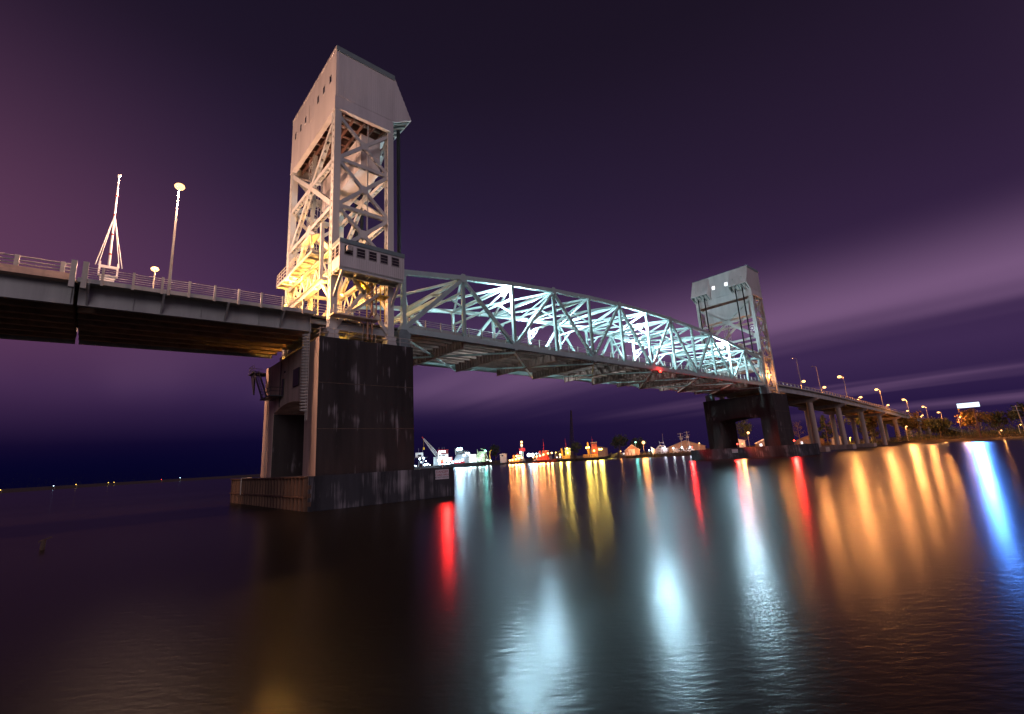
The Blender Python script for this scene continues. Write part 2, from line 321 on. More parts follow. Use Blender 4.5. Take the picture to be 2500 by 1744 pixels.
# ------------------------------------------------------------------ lift span
P = 10.363; X0 = 9.145; B = 8.87; MID = 142.645; ZL = 22.11
LX = [X0+P*i for i in range(13)]
UZ = [30.67+4.66*(1-((i-6)/6)**2) for i in range(13)]
def span():
    t = thing('lift_span', 'pale green-grey steel through-truss lift span with arched top chord between the two towers', 'bridge span', (MID/2, 0, ZL))
    for y in (-B, B):
        sy = 1 if y > 0 else -1
        for i in range(12):
            k = MB().member((LX[i],y,UZ[i]), (LX[i+1],y,UZ[i+1]), .62, .72, (0,1,0))
            for j in ((i, i+1) if i == 11 else (i,)):
                for q in (-.33, .33): k.gusset((LX[j], y+q, UZ[j]-.1), (0,1,0), .75 if j % 2 else .5, .03)
            part('top_chord', k, 'truss', t)
            k = MB().member((LX[i],y,ZL), (LX[i+1],y,ZL), .62, .8, (0,1,0))
            for j in ((i, i+1) if i == 11 else (i,)):
                for q in (-.33, .33): k.gusset((LX[j], y+q, ZL+.1), (0,1,0), .5 if j % 2 else .75, .03)
            part('bottom_chord', k, 'truss', t)
        for i in range(13):
            w = .62 if i in (0, 12) else .46
            if i in (0, 12): part('vertical', MB().member((LX[i],y,ZL+.3), (LX[i],y,UZ[i]), .6, .6, (0,1,0), .9, .4, .22), 'truss', t)
            else: part('vertical', MB().ibeam((LX[i],y,ZL+.3), (LX[i],y,UZ[i]-.3), .46, .5, .06, (1,0,0)), 'truss', t)
        for i in range(12):
            a, b = ((i, 0), (i+1, 1)) if i % 2 == 0 else ((i, 1), (i+1, 0))
            pt = lambda k, up: (LX[k], y, UZ[k]-.25 if up else ZL+.2)
            part('diagonal', MB().member(pt(*a), pt(*b), .5, .6 if i in (0, 11) else .48, (0,1,0), .9, .38, .2), 'truss', t)
    for i in range(13):                 # top struts and sway frames
        z = UZ[i]-.1
        part('top_strut', MB().ibeam((LX[i],-B+.3,z), (LX[i],B-.3,z), .42, .62, .06), 'truss', t)
        if 0 < i < 12:
            zl = z-2.6 if i not in (1, 11) else z-2.2
            f = MB().bar((LX[i],-B+.25,zl), (LX[i],B-.25,zl), .26, .34)
            for s in (-1, 1):
                f.bar((LX[i],s*(B-.3),z-.2), (LX[i],0,zl), .2, .24); f.bar((LX[i],s*(B-.3),zl-2.4), (LX[i],s*(B-3.6),zl), .22, .26)
            part('sway_frame', f, 'truss', t)
    for i in range(12):
        k = MB(); za, zb = UZ[i]-.25, UZ[i+1]-.25
        k.bar((LX[i],-B+.3,za), (LX[i+1],B-.3,zb), .3, .36); k.bar((LX[i],B-.3,za), (LX[i+1],-B+.3,zb), .3, .36)
        part('top_lateral', k, 'truss', t)
    for i in (0, 11):                   # portal bracing in the plane of the end posts
        a, b = (0, 1) if i == 0 else (12, 11)
        k = MB()
        for s in (-1, 1):
            k.member((LX[a]*.35+LX[b]*.65, s*(B-.3), ZL*.35+UZ[b]*.65), (LX[b], 0, UZ[b]-.1), .4, .5, (b-a, 0, 2)); 
        q = (LX[a]*.42+LX[b]*.58, ZL*.42+UZ[b]*.58)
        k.member((q[0], -B+.3, q[1]), (q[0], B-.3, q[1]), .45, .6, (1, 0, 0))
        part('portal_brace', k, 'truss', t)
    for i in range(13):                 # floor beams with stiffeners
        k = MB().ibeam((LX[i],-B+.35,21.75), (LX[i],B-.35,21.75), .4, 1.7, .06)
        for j in range(-10, 11): k.box((LX[i]-.16, j*.8-.02, 20.98), (LX[i]+.16, j*.8+.02, 22.52))
        part('floor_beam', k, 'rust', t)
    for j in range(9):
        y = -7.2+j*1.8; part('stringer', MB().ibeam((LX[0],y,22.45), (LX[12],y,22.45), .22, .55, .04), 'rust', t)
    for i in range(0, 12, 2):           # bottom laterals: crosses over two panels
        k = MB().bar((LX[i],-B+.3,21.25), (LX[i+2],B-.3,21.25), .22, .26); k.bar((LX[i],B-.3,21.2), (LX[i+2],-B+.3,21.2), .22, .26)
        k.gusset((LX[i+1],0,21.2), (0,0,1), .5, .04)
        part('bottom_lateral', k, 'truss', t)
    g = MB(); n = 352                   # open steel grid deck
    for k in range(n+1):
        x = LX[0]+(LX[12]-LX[0])*k/n; g.box((x-.025,-7.7,22.74), (x+.025,7.7,22.88))
    for k in range(29):
        y = -7.7+k*.55; g.box((LX[0],y-.03,22.72), (LX[12],y+.03,22.86))
    part('grid_deck', g, 'galv', t)
    for s in (-1, 1):
        k = MB().ibeam((LX[0],s*8.15,22.95), (LX[12],s*8.15,22.95), .2, .75, .05)
        for j in range(73): x = LX[0]+(LX[12]-LX[0])*j/72; k.bar((x, s*8.2, 22.75), (x, s*8.55, 22.55), .1, .3)
        part('kerb_beam', k, 'girder', t)
        rl = MB()
        for z in (23.62, 23.9, 24.2): rl.tube((LX[0],s*8.2,z), (LX[12],s*8.2,z), .045, n=6)
        part('railing', rl, 'kerb', t)
        for j in range(48):
            x = LX[0]+(LX[12]-LX[0])*(j+.5)/48
            part('railing_post', MB().box((x-.06, s*8.3-.09, 22.6), (x+.06, s*8.3+.09, 24.28)), 'kerb', t)
    return t
SPAN = span()

# ------------------------------------------------------------------ towers
HX0, HX1, HX2, Z0, Z1, ZG, HW = -1.314, 7.492, 10.353, 54.06, 62.09, 55.71, 9.553
LV = [20.4, 25.6, 31.3, 37.8, 44.7, 51.4]       # bracing levels on the legs
def tower(far):
    tx = (lambda p: V((MID-p.x, p.y, p.z))) if far else (lambda p: p)
    def prt(n, mb, m, par, label=None): return part(n, mb.map(tx), m, par, label)
    t = thing('lift_tower', 'far steel lift tower with two lit windows and dark hoist ropes, at the town end' if far else 'near cream-lit steel lift tower with overhanging machinery house and control cabin', 'bridge tower', tuple(tx(V((3, 0, 19.3)))))
    LXs, LY = (-.86, 6.9), 9.0
    for x in LXs:
        for y in (-LY, LY):
            k = MB().member((x,y,20.3), (x,y,52.2), 1.08, .9, (0,1,0), .98, .46, .26)
            prt('leg', k, 'steel', t)
            k = MB().prism([(x-.9, 19.25), (x+.9, 19.25), (x+.5, 20.35), (x-.5, 20.35)], 'y', y-.75, y+.75)
            k.box((x-.75, y-.6, 20.35), (x+.75, y+.6, 20.8)); prt('bearing_shoe', k, 'steel', t)
    a, b = LXs[0]+.4, LXs[1]-.4
    for s in (-1, 1):
        y = s*(LY+.15)
        for i in (2, 3, 4):
            prt('side_strut', MB().member((a,y,LV[i]), (b,y,LV[i]), .42, .5, (0,1,0), .95, .5, .2), 'steel', t)
            zc, zt = LV[i], LV[i+1]
            for n_, (p, q) in enumerate((((a,y,zt-.25), (b,y,zc+.25)), ((a,y,zc+.25), (b,y,zt-.25)))):
                k = MB().member(p, q, .36, .46, (0,1,0), .95, .5, .2)
                if n_ == 0: k.gusset(((a+b)/2, y+.2, (zc+zt)/2), (0,1,0), .62, .04).gusset(((a+b)/2, y-.2, (zc+zt)/2), (0,1,0), .62, .04)
                prt('side_diagonal', k, 'steel', t)
        for p, q in (((a,y,31.0), (3.1,y,26.3)), ((b,y,31.0), (3.1,y,26.3)), ((3.1,y,26.3), (a,y,21.2)), ((3.1,y,26.3), (b,y,21.2))):
            prt('side_diagonal', MB().member(p, q, .36, .46, (0,1,0), .95, .5, .2), 'steel', t)
        prt('thin_hanger', MB().tube((3.6, y, 26.5), (3.6, y, 52.2), .09), 'steel', t)
    for x in LXs:                       # portal faces: a double-height cross, an inverted V, struts and a lower girder
        c, d = -LY+.45, LY-.45
        for z in (LV[4], LV[3], 31.3):
            k = MB().member((x,c,z), (x,d,z), .55, .62, (1,0,0), .95, .44, .26)
            if z > 32:
                for xx in (x-.3, x+.3): k.gusset((xx,0,z), (1,0,0), .85, .04)
            prt('portal_strut', k, 'steel', t)
        for p, q in (((c,51.0), (0,LV[4])), ((0,LV[4]), (d,LV[3]+.3)), ((d,51.0), (0,LV[4])), ((0,LV[4]), (c,LV[3]+.3)), ((0,LV[3]), (c,31.6)), ((0,LV[3]), (d,31.6))):
            prt('portal_diagonal', MB().member((x,p[0],p[1]), (x,q[0],q[1]), .55, .66, (1,0,0), 1.25, .5, .3), 'steel', t)
        k = MB().ibeam((x,c,28.3), (x,d,28.3), .6, 1.0, .06)
        for j in range(12):
            y0 = c+(d-c)*j/12; y1 = c+(d-c)*(j+1)/12
            k.bar((x,y0,28.6 if j % 2 else 31.0), (x,y1,31.0 if j % 2 else 28.6), .16, .2)
        prt('portal_girder', k, 'steel', t)
        for s in (-1, 1): prt('knee_brace', MB().bar((x, s*(LY-.4), 24.6), (x, s*(LY-3.6), 28.0), .35, .4), 'steel', t)
    # deep plate girder under the machinery house
    k = MB(); k.box((HX0-.05,-HW+.02,52.0), (HX1-.12,-HW+.10,Z0)); k.box((HX0-.05,HW-.10,52.0), (HX1-.12,HW-.02,Z0)); k.box((HX0,-HW+.1,51.9), (HX0+.08,HW-.1,Z0)); k.box((HX1-.2,-HW+.1,52.0), (HX1-.12,HW-.1,Z0))
    k.box((HX0-.1,-HW,51.86), (HX0+.6,HW,51.95)); k.box((HX1-.7,-HW,51.9), (HX1-.05,HW,51.99))
    for s in (-1, 1): k.box((HX0+.6, s*HW-.3, 51.9), (HX1-.7, s*HW+.3, 51.98))
    prt('plate_girder', k, 'panel', t)
    k = MB()
    for j in range(9): k.ibeam((HX0+.1, -8+j*2, 53.1), (HX1-.2, -8+j*2, 53.1), .3, 1.2)
    for j in range(5): k.ibeam((.3+j*1.5, -9, 52.4), (.3+j*1.5, 9, 52.4), .2, .5)
    prt('floor_beam', k, 'rust', t)
    # machinery house
    h = prt('machinery_house', (lambda k: (k.box((HX0,-HW,Z0), (HX0+.1,HW,Z1)), k.box((HX0+.1,-HW+.06,Z1-.12), (HX1,HW-.06,Z1-.02)), k.box((HX1-.1,-HW+.06,Z0), (HX1,HW-.06,Z1-.12)), k.box((HX0+.1,-HW+.06,Z0+.02), (HX1-.1,HW-.06,Z0+.1)), k)[-1])(MB()), 'panel', t)
    for s in (-1, 1):
        k = MB(); y = s*(HW-.03)
        prof = lambda x: (Z0 if x <= HX1 else Z0+(x-HX1)*(ZG-Z0)/(HX2-HX1), Z1-.05 if x <= HX1 else Z1-.05-(x-HX1)*(Z1-.05-ZG)/(HX2-HX1))
        k.prism([(HX0+.1,Z0), (HX1,Z0), (HX2,ZG), (HX1,Z1-.05), (HX0+.1,Z1-.05)], 'y', y-.03, y+.03)
        x = HX0+.22
        while x < HX2-.1:
            lo, hi = prof(x); lo2, hi2 = prof(x+.14)
            ya, yb = sorted((y+s*.03, y+s*.075))
            k.prism([(x,lo+.03), (x+.14,lo2+.03), (x+.14,min(hi2, Z1-.8)), (x,min(hi, Z1-.8))], 'y', ya, yb); x += .33
        prt('ribbed_side_wall', k, 'panel', h)
        ya, yb = (HW-.0, HW+.13) if s > 0 else (-HW-.13, -HW+.0)
        prt('roof_fascia', MB().box((HX0-.02,ya,Z1-.8), (HX1+.1,yb,Z1+.02)), 'fascia', h)
        # rope hood on the span side
        yo, yi = s*HW, s*3.65
        k = MB().add([(HX1,yo*.999,Z1-.1), (HX1,yi,Z1-.1), (HX2,yi,ZG), (HX2,yo*.999,ZG)], [(0,1,2,3)])
        k.add([(HX1-.05,yo*.999,Z1-.16), (HX1-.05,yi,Z1-.16), (HX2-.05,yi,ZG), (HX2-.05,yo*.999,ZG)], [(3,2,1,0)])
        k.prism([(HX1,Z0), (HX2,ZG), (HX1,Z1-.12)], 'y', yi-.03, yi+.03)
        n = 17
        for j in range(n):
            yy = yi+(yo-yi)*(j+.5)/n; k.bar((HX1+.03,yy,Z1-.2), (HX2+.02,yy,ZG+.05), .1, .05, (1,0,.5))
        for yy in (yi, yo*.995): k.bar((HX1,yy,Z0), (HX2,yy,ZG), .12, .2)
        k.bar((HX2,yi,ZG), (HX2,yo*.995,ZG), .12, .18)
        hd = prt('rope_hood', k, 'panel', h)
        k = MB()
        for j in range(5): k.bar((HX1+.05, yi+(yo-yi)*(j+.5)/5, Z0+.1), (HX2-.1, yi+(yo-yi)*(j+.5)/5, ZG-.02), .12, .3)
        prt('hood_frame', k, 'fascia', hd)
        k = MB(); yc = s*6.45
        k.tube((8.3,yc-1.5,57.2), (8.3,yc-1.2,57.2), 1.5, n=20); k.tube((8.3,yc+1.2,57.2), (8.3,yc+1.5,57.2), 1.5, n=20); k.box((7.5,yc-.55,54.2), (8.6,yc+.55,56.2))
        prt('sheave', k, 'steel', hd)
    prt('roof_fascia', MB().box((HX0-.05,-HW+.02,Z1-.35), (HX0-.003,HW-.02,Z1+.05)), 'panel', h)
    prt('roof', MB().box((HX0,-HW,Z1+.005), (HX1+.1,HW,Z1+.06)), 'fascia', h)
    for y in (-7.57, -5.03, -2.67, 2.77, 5.08, 7.6):
        w = prt('window', MB().box((HX0-.06,y-.45,57.3), (HX0+.02,y+.45,57.36)).box((HX0-.06,y-.45,58.64), (HX0+.02,y+.45,58.7)).box((HX0-.06,y-.45,57.36), (HX0+.02,y-.39,58.64)).box((HX0-.06,y+.39,57.36), (HX0+.02,y+.45,58.64)), 'panel', h)
        prt('pane', MB().box((HX0-.02,y-.39,57.36), (HX0-.005,y+.39,58.64)), 'glass', w)
    k = MB().box((HX0-.05,-.55,56.2), (HX0-.003,.95,59.6)); d = prt('door', k, 'panel', h)
    prt('door_gap', MB().box((HX0-.07,.93,56.2), (HX0-.052,1.0,59.4)), 'dark', d)
    for y in (2.4, -2.0):
        w = prt('window', MB().box((HX1+.003,y-.6,57.2), (HX1+.05,y+.6,57.28)).box((HX1+.003,y-.6,58.5), (HX1+.05,y+.6,58.58)).box((HX1+.003,y-.6,57.28), (HX1+.05,y-.52,58.5)).box((HX1+.003,y+.52,57.28), (HX1+.05,y+.6,58.5)).box((HX1+.003,y-.03,57.28), (HX1+.05,y+.03,58.5)), 'panel', h)
        prt('pane', MB().box((HX1+.002,y-.52,57.28), (HX1+.02,y+.52,58.5)), 'e_win', w, 'brightly lit window pane')
    # stair mast inside the tower
    k = MB(); q = [(-.2, 2.2), (1.3, 2.2), (1.3, 3.8), (-.2, 3.8)]
    for x, y in q: k.bar((x,y,23), (x,y,52), .07)
    for j in range(24):
        z = 23.5+j*1.19
        for (x, y), (x2, y2) in zip(q, q[1:]+q[:1]): k.bar((x,y,z), (x2,y2,z+(.0 if j % 2 else 1.19)), .05)
    for j in range(7):
        z = 24+j*4; s = 1 if j % 2 else -1
        k.bar((.3, 3-s*.8, z), (.3, 3+s*.8, z+4), .5, .08); k.bar((.02, 3-s*.8, z+.9), (.02, 3+s*.8, z+4.9), .05)
    prt('stair_tower', k, 'girder', t)
    # catwalk with railing on the road side of the portal
    k = MB().box((-3.1,-7.6,31.32), (-1.5,7.6,31.42))
    for j in range(9): k.ibeam((-3.1,-7.4+j*1.85,31.15), (-1.4,-7.4+j*1.85,31.15), .15, .3, .03)
    for s in (-3.05,): k.ibeam((s,-7.6,31.2), (s,7.6,31.2), .15, .4, .03)
    cw = prt('catwalk', k, 'steel', t)
    k = MB()
    for z in (31.95, 32.5, 33.0): k.tube((-3.05,-1.5,z), (-3.05,7.6,z), .04); k.tube((-3.05,7.6,z), (-1.6,7.6,z), .04)
    for j in range(9): k.tube((-3.05,-1.5+j*1.137,31.4), (-3.05,-1.5+j*1.137,33.02), .035)
    prt('railing', k, 'kerb', cw)
    # floor inside the tower: deck, beams, kerbs
    k = MB().box((-3.0,-8.2,22.35), (8.9,8.2,22.6)); prt('deck', k, 'asphalt', t)
    k = MB()
    for x in (-.86, 3.0, 6.9): k.ibeam((x,-8.6,21.6), (x,8.6,21.6), .5, 1.4)
    for j in range(8): k.ibeam((-3,-7.5+j*2.14,22.0), (8.9,-7.5+j*2.14,22.0), .3, .65)
    for s in (-1, 1): k.ibeam((-1.2,s*9.0,21.3), (7.2,s*9.0,21.3), .45, 1.0)
    prt('floor_frame', k, 'girder', t)
    for s in (-1, 1):
        k = MB()
        for z in (23.0, 23.35, 23.7, 24.05): k.tube((-3,s*8.35,z), (9,s*8.35,z), .045)
        for j in range(7): k.box((-3+j*2-.05,s*8.35-.07,22.4), (-3+j*2+.05,s*8.35+.07,24.1))
        prt('railing', k, 'kerb', t)
    return t, tx, prt
NT, txn, pn = tower(False)
FT, txf, pf = tower(True)
# cabin and its stairs: only on the near tower
def cabin():
    x0, x1, y0, y1, z0, z1 = -1.3, 7.4, -12.3, -9.7, 28.0, 31.6
    c = part('control_cabin', MB().box((x0,y0+.06,z0), (x1,y1,z1)), 'panel', NT)
    k = MB(); x = x0+.1
    wins = [(-.77, .39), (.8, 1.98), (2.4, 3.53), (3.97, 5.08), (5.57, 6.73)]
    while x < x1-.1:
        hit = any(a-.12 < x+.1 and x < b+.12 for a, b in wins)
        if hit: k.box((x,y0,z0+.02), (x+.15,y0+.06,29.45))
        else: k.box((x,y0,z0+.02), (x+.15,y0+.06,31.1))
        x += .3
    k.box((x0-.03,y0-.01,z0-.02), (x0+.1,y0+.06,z1)); k.box((x1-.1,y0-.01,z0-.02), (x1+.03,y0+.06,z1))
    part('ribbed_front', k, 'panel', c)
    part('roof_fascia', MB().box((x0-.08,y0-.08,31.1), (x1+.08,y0-.01,31.66)).box((x0-.08,y0-.01,31.1+.1), (x0-.005,y1,31.66)).box((x0-.005,y0-.01,31.605), (x1+.08,y1,31.66)), 'fascia', c)
    for a, b in wins:
        w = part('window', MB().box((a,y0-.02,29.6), (b,y0+.05,29.66)).box((a,y0-.02,30.82), (b,y0+.05,30.88)).box((a,y0-.02,29.66), (a+.06,y0+.05,30.82)).box((b-.06,y0-.02,29.66), (b,y0+.05,30.82)).box((a+.06,y0-.0,30.02), (b-.06,y0+.05,30.06)).box((a+.06,y0-.0,30.42), (b-.06,y0+.05,30.46)), 'kerb', c)
        part('pane', MB().box((a+.06,y0+.045,29.66), (b-.06,y0+.058,30.82)), 'glass', w)
    k = MB().box((-.55,y0-.55,30.05), (.05,y0-.02,30.65)).box((-.5,y0-.57,30.1), (-.28,y0-.55,30.6)); part('air_conditioner', k, 'kerb', c)
    for a, b in ((-12.05, -10.95), (-10.7, -9.85)):
        w = part('window', MB().box((x0-.05,a,29.4), (x0-.003,b,29.46)).box((x0-.05,a,30.9), (x0-.003,b,30.96)).box((x0-.05,a,29.46), (x0-.003,a+.06,30.9)).box((x0-.05,b-.06,29.46), (x0-.003,b,30.9)).box((x0-.04,a+.06,29.9), (x0-.003,b-.06,29.94)).box((x0-.04,a+.06,30.4), (x0-.003,b-.06,30.44)), 'kerb', c)
        part('pane', MB().box((x0-.02,a+.06,29.46), (x0-.004,b-.06,30.9)), 'glass', w)
    k = MB()
    for x in (x0+.15, 1.3, 3.0, 4.7, x1-.15): k.ibeam((x,-12.2,27.85), (x,-8.6,27.85), .22, .3)
    for y in (-12.1, -10.2): k.ibeam((x0,y,27.75), (x1,y,27.75), .25, .4)
    for x in (-.86, 6.9): k.bar((x,-12.1,27.6), (x,-9.5,25.0), .3, .35)
    part('cabin_floor_frame', k, 'steel', c)
    # stair from the deck up to the cabin, landing with railings
    k = MB()
    for y in (-10.6, -9.75): k.bar((.9,y,22.9), (4.6,y,25.9), .09, .34)
    for j in range(15): x = 1+j*.25; k.box((x,-10.55,22.95+j*.2), (x+.24,-9.8,23.0+j*.2))
    for y in (-10.7,):
        for dz in (.55, 1.05): k.tube((.9,y,22.9+dz), (4.6,y,25.9+dz), .04)
        for j in range(6): x = .9+j*.74; k.tube((x,y,22.9+j*.6), (x,y,23.95+j*.6), .035)
    part('stair', k, 'kerb', NT)
    k = MB()
    for y in (-9.75, -9.0): k.bar((4.7,y,25.9), (2.2,y,27.9), .09, .34)
    for j in range(9): x = 4.6-j*.27; k.box((x-.26,-9.7,25.95+j*.22), (x,-9.05,26.0+j*.22))
    k.box((4.4,-10.7,25.8), (6.1,-8.95,25.9))
    part('stair', k, 'yellow', NT)
    k = MB().box((-1.5,-11.2,22.2), (4.5,-9.62,22.3))
    for z in (22.8, 23.3): k.tube((-1.5,-11.15,z), (1.0,-11.15,z), .04)
    for j in range(5): k.tube((-1.5+j*.62,-11.15,22.3), (-1.5+j*.62,-11.15,23.32), .035)
    part('landing', k, 'kerb', NT)
    k = MB().path([(4.0,-9.9,27.7), (4.0,-9.9,23.4), (3.2,-10.4,22.4), (3.2,-10.4,19.6)], .16, 8).path([(4.6,-9.9,27.7), (4.6,-9.9,23.4), (3.8,-10.4,22.4), (3.8,-10.4,19.6)], .11, 8).path([(1.2,-10.3,22.0), (2.2,-10.3,22.0), (2.7,-10.3,21.6), (2.7,-10.3,20.3)], .06)
    part('conduit', k, 'pipe', NT)
    for x in (3.4, 5.3, 5.9): part('cable_riser', MB().tube((x,-9.7,22.6), (x,-9.7,27.7), .07), 'yellow', NT)
    k = MB().box((-2.15,-8.1,27.5), (-1.75,-7.7,35.2)).box((-1.75,-8.1,34.8), (-1.3,-7.7,35.2)).box((-1.75,-8.1,27.5), (-1.3,-7.7,27.9)); part('cable_duct', k, 'steel', NT)
    k = MB().prism([(-3.2,33.6), (-1.5,34.4), (-1.5,34.5), (-3.2,33.72)], 'y', -7.0, -3.0)
    for y in (-6.8, -3.2): k.box((-3.0,y-.05,31.4), (-2.9,y+.05,33.7))
    part('walkway_canopy', k, 'steel', NT)
cabin()
def work_or_fill_lamp(loc, col, watt, par, m='e_gold', r=.16, aim=None):
    b = part('work_lamp', MB().box((loc[0]-.2,loc[1]-.2,loc[2]+.2), (loc[0]+.2,loc[1]+.2,loc[2]+.3)).tube((loc[0],loc[1],loc[2]+.15), (loc[0],loc[1],loc[2]+.2), .1), 'kerb', par)
    part('lens', MB().ball(loc, r), m, b)
    if aim: spot(loc, aim, col, watt*1.3, r*1.3, par, 165)
    else: light(loc, col, watt, r*1.3, par)
work_or_fill_lamp((3.2,-9.2,27.2), (1, .46, .06), 5000, NT, aim=(-.1,1,.1)); work_or_fill_lamp((-2.3,-5.2,33.0), (1, .42, .06), 900, NT); work_or_fill_lamp((-2.4,3.0,30.6), (1, .40, .07), 2200, NT); work_or_fill_lamp((-2.0,-6.6,26.6), (1, .42, .07), 3500, NT, aim=(.4,1,.1)); work_or_fill_lamp((-6.0,-7.4,23.4), (1, .44, .10), 7000, NT, aim=(1,.12,.32)); work_or_fill_lamp((2.0,-5.0,27.0), (1, .42, .07), 7000, NT, aim=(-.3,1,-.2))  # inner and deck-level gold lamps are added to warm the lower steel
work_or_fill_lamp((2.5,0,21.0), (1, .5, .08), 2200, NT); work_or_fill_lamp((138.0,-10.0,25.3), SOD, 900, FT, 'e_sod', .28)
# gear wheel seen on the far tower
k = MB().tube((MID-7.45,-7.96,40.78), (MID-7.6,-7.96,40.78), .25, n=12)
for j in range(24):
    a, b = 2*math.pi*j/24, 2*math.pi*(j+1)/24
    k.bar((MID-7.52,-7.96+.9*math.cos(a),40.78+.9*math.sin(a)), (MID-7.52,-7.96+.9*math.cos(b),40.78+.9*math.sin(b)), .14)
for j in range(6): a = math.pi*j/3; k.bar((MID-7.52,-7.96,40.78), (MID-7.52,-7.96+.9*math.cos(a),40.78+.9*math.sin(a)), .08)
part('guide_wheel', k, 'white', FT)

# counterweights and hoist ropes
for tx, nm, lb in ((txn, 'near', 'counterweight'), (txf, 'far', 'counterweight')):
    c = thing('counterweight', 'huge pale box counterweight hanging in the near tower, lit warm from below' if nm == 'near' else 'huge pale box counterweight hanging in the far tower behind the hoist ropes', 'counterweight', tuple(tx(V((4.6, 0, 45.8)))))
    k = MB().box((3.25,-7.6,45.8), (6.2,7.6,51.2)); part('ballast_box', k.map(tx), 'panel', c)
    k = MB()
    for y in (-7.66, 7.62): k.box((3.3,y,48.4), (6.15,y+.04,48.5))
    for j in range(5): k.box((3.19,-6+j*3-.06,45.85), (3.25,-6+j*3+.06,51.1))
    k.box((3.19,-7.55,48.3), (3.25,7.55,48.5)); part('stiffener', k.map(tx), 'panel', c)
    for s in (-1, 1):
        for j, y in enumerate((5.35, 7.6)):
            rp = MB()
            for q in range(5): rp.tube((9.2+.12*q-.24,s*y,28.8 if False else 31.0), (9.2+.12*q-.24,s*y,54.6), .07, n=5)
            for q in range(3): rp.tube((9.2,s*y+.13*(q-1),31.0), (9.2,s*y+.13*(q-1),54.6), .09, n=5)
            o = rp.map(tx).obj('hoist_rope', 'rope')
            tag(o, '%s bundle of dark hoist ropes down the span face of the %s tower, %s side' % ('outer' if j else 'inner', nm, 'viewer' if s < 0 else 'river'), 'wire rope', 'hoist rope bundles on the towers')

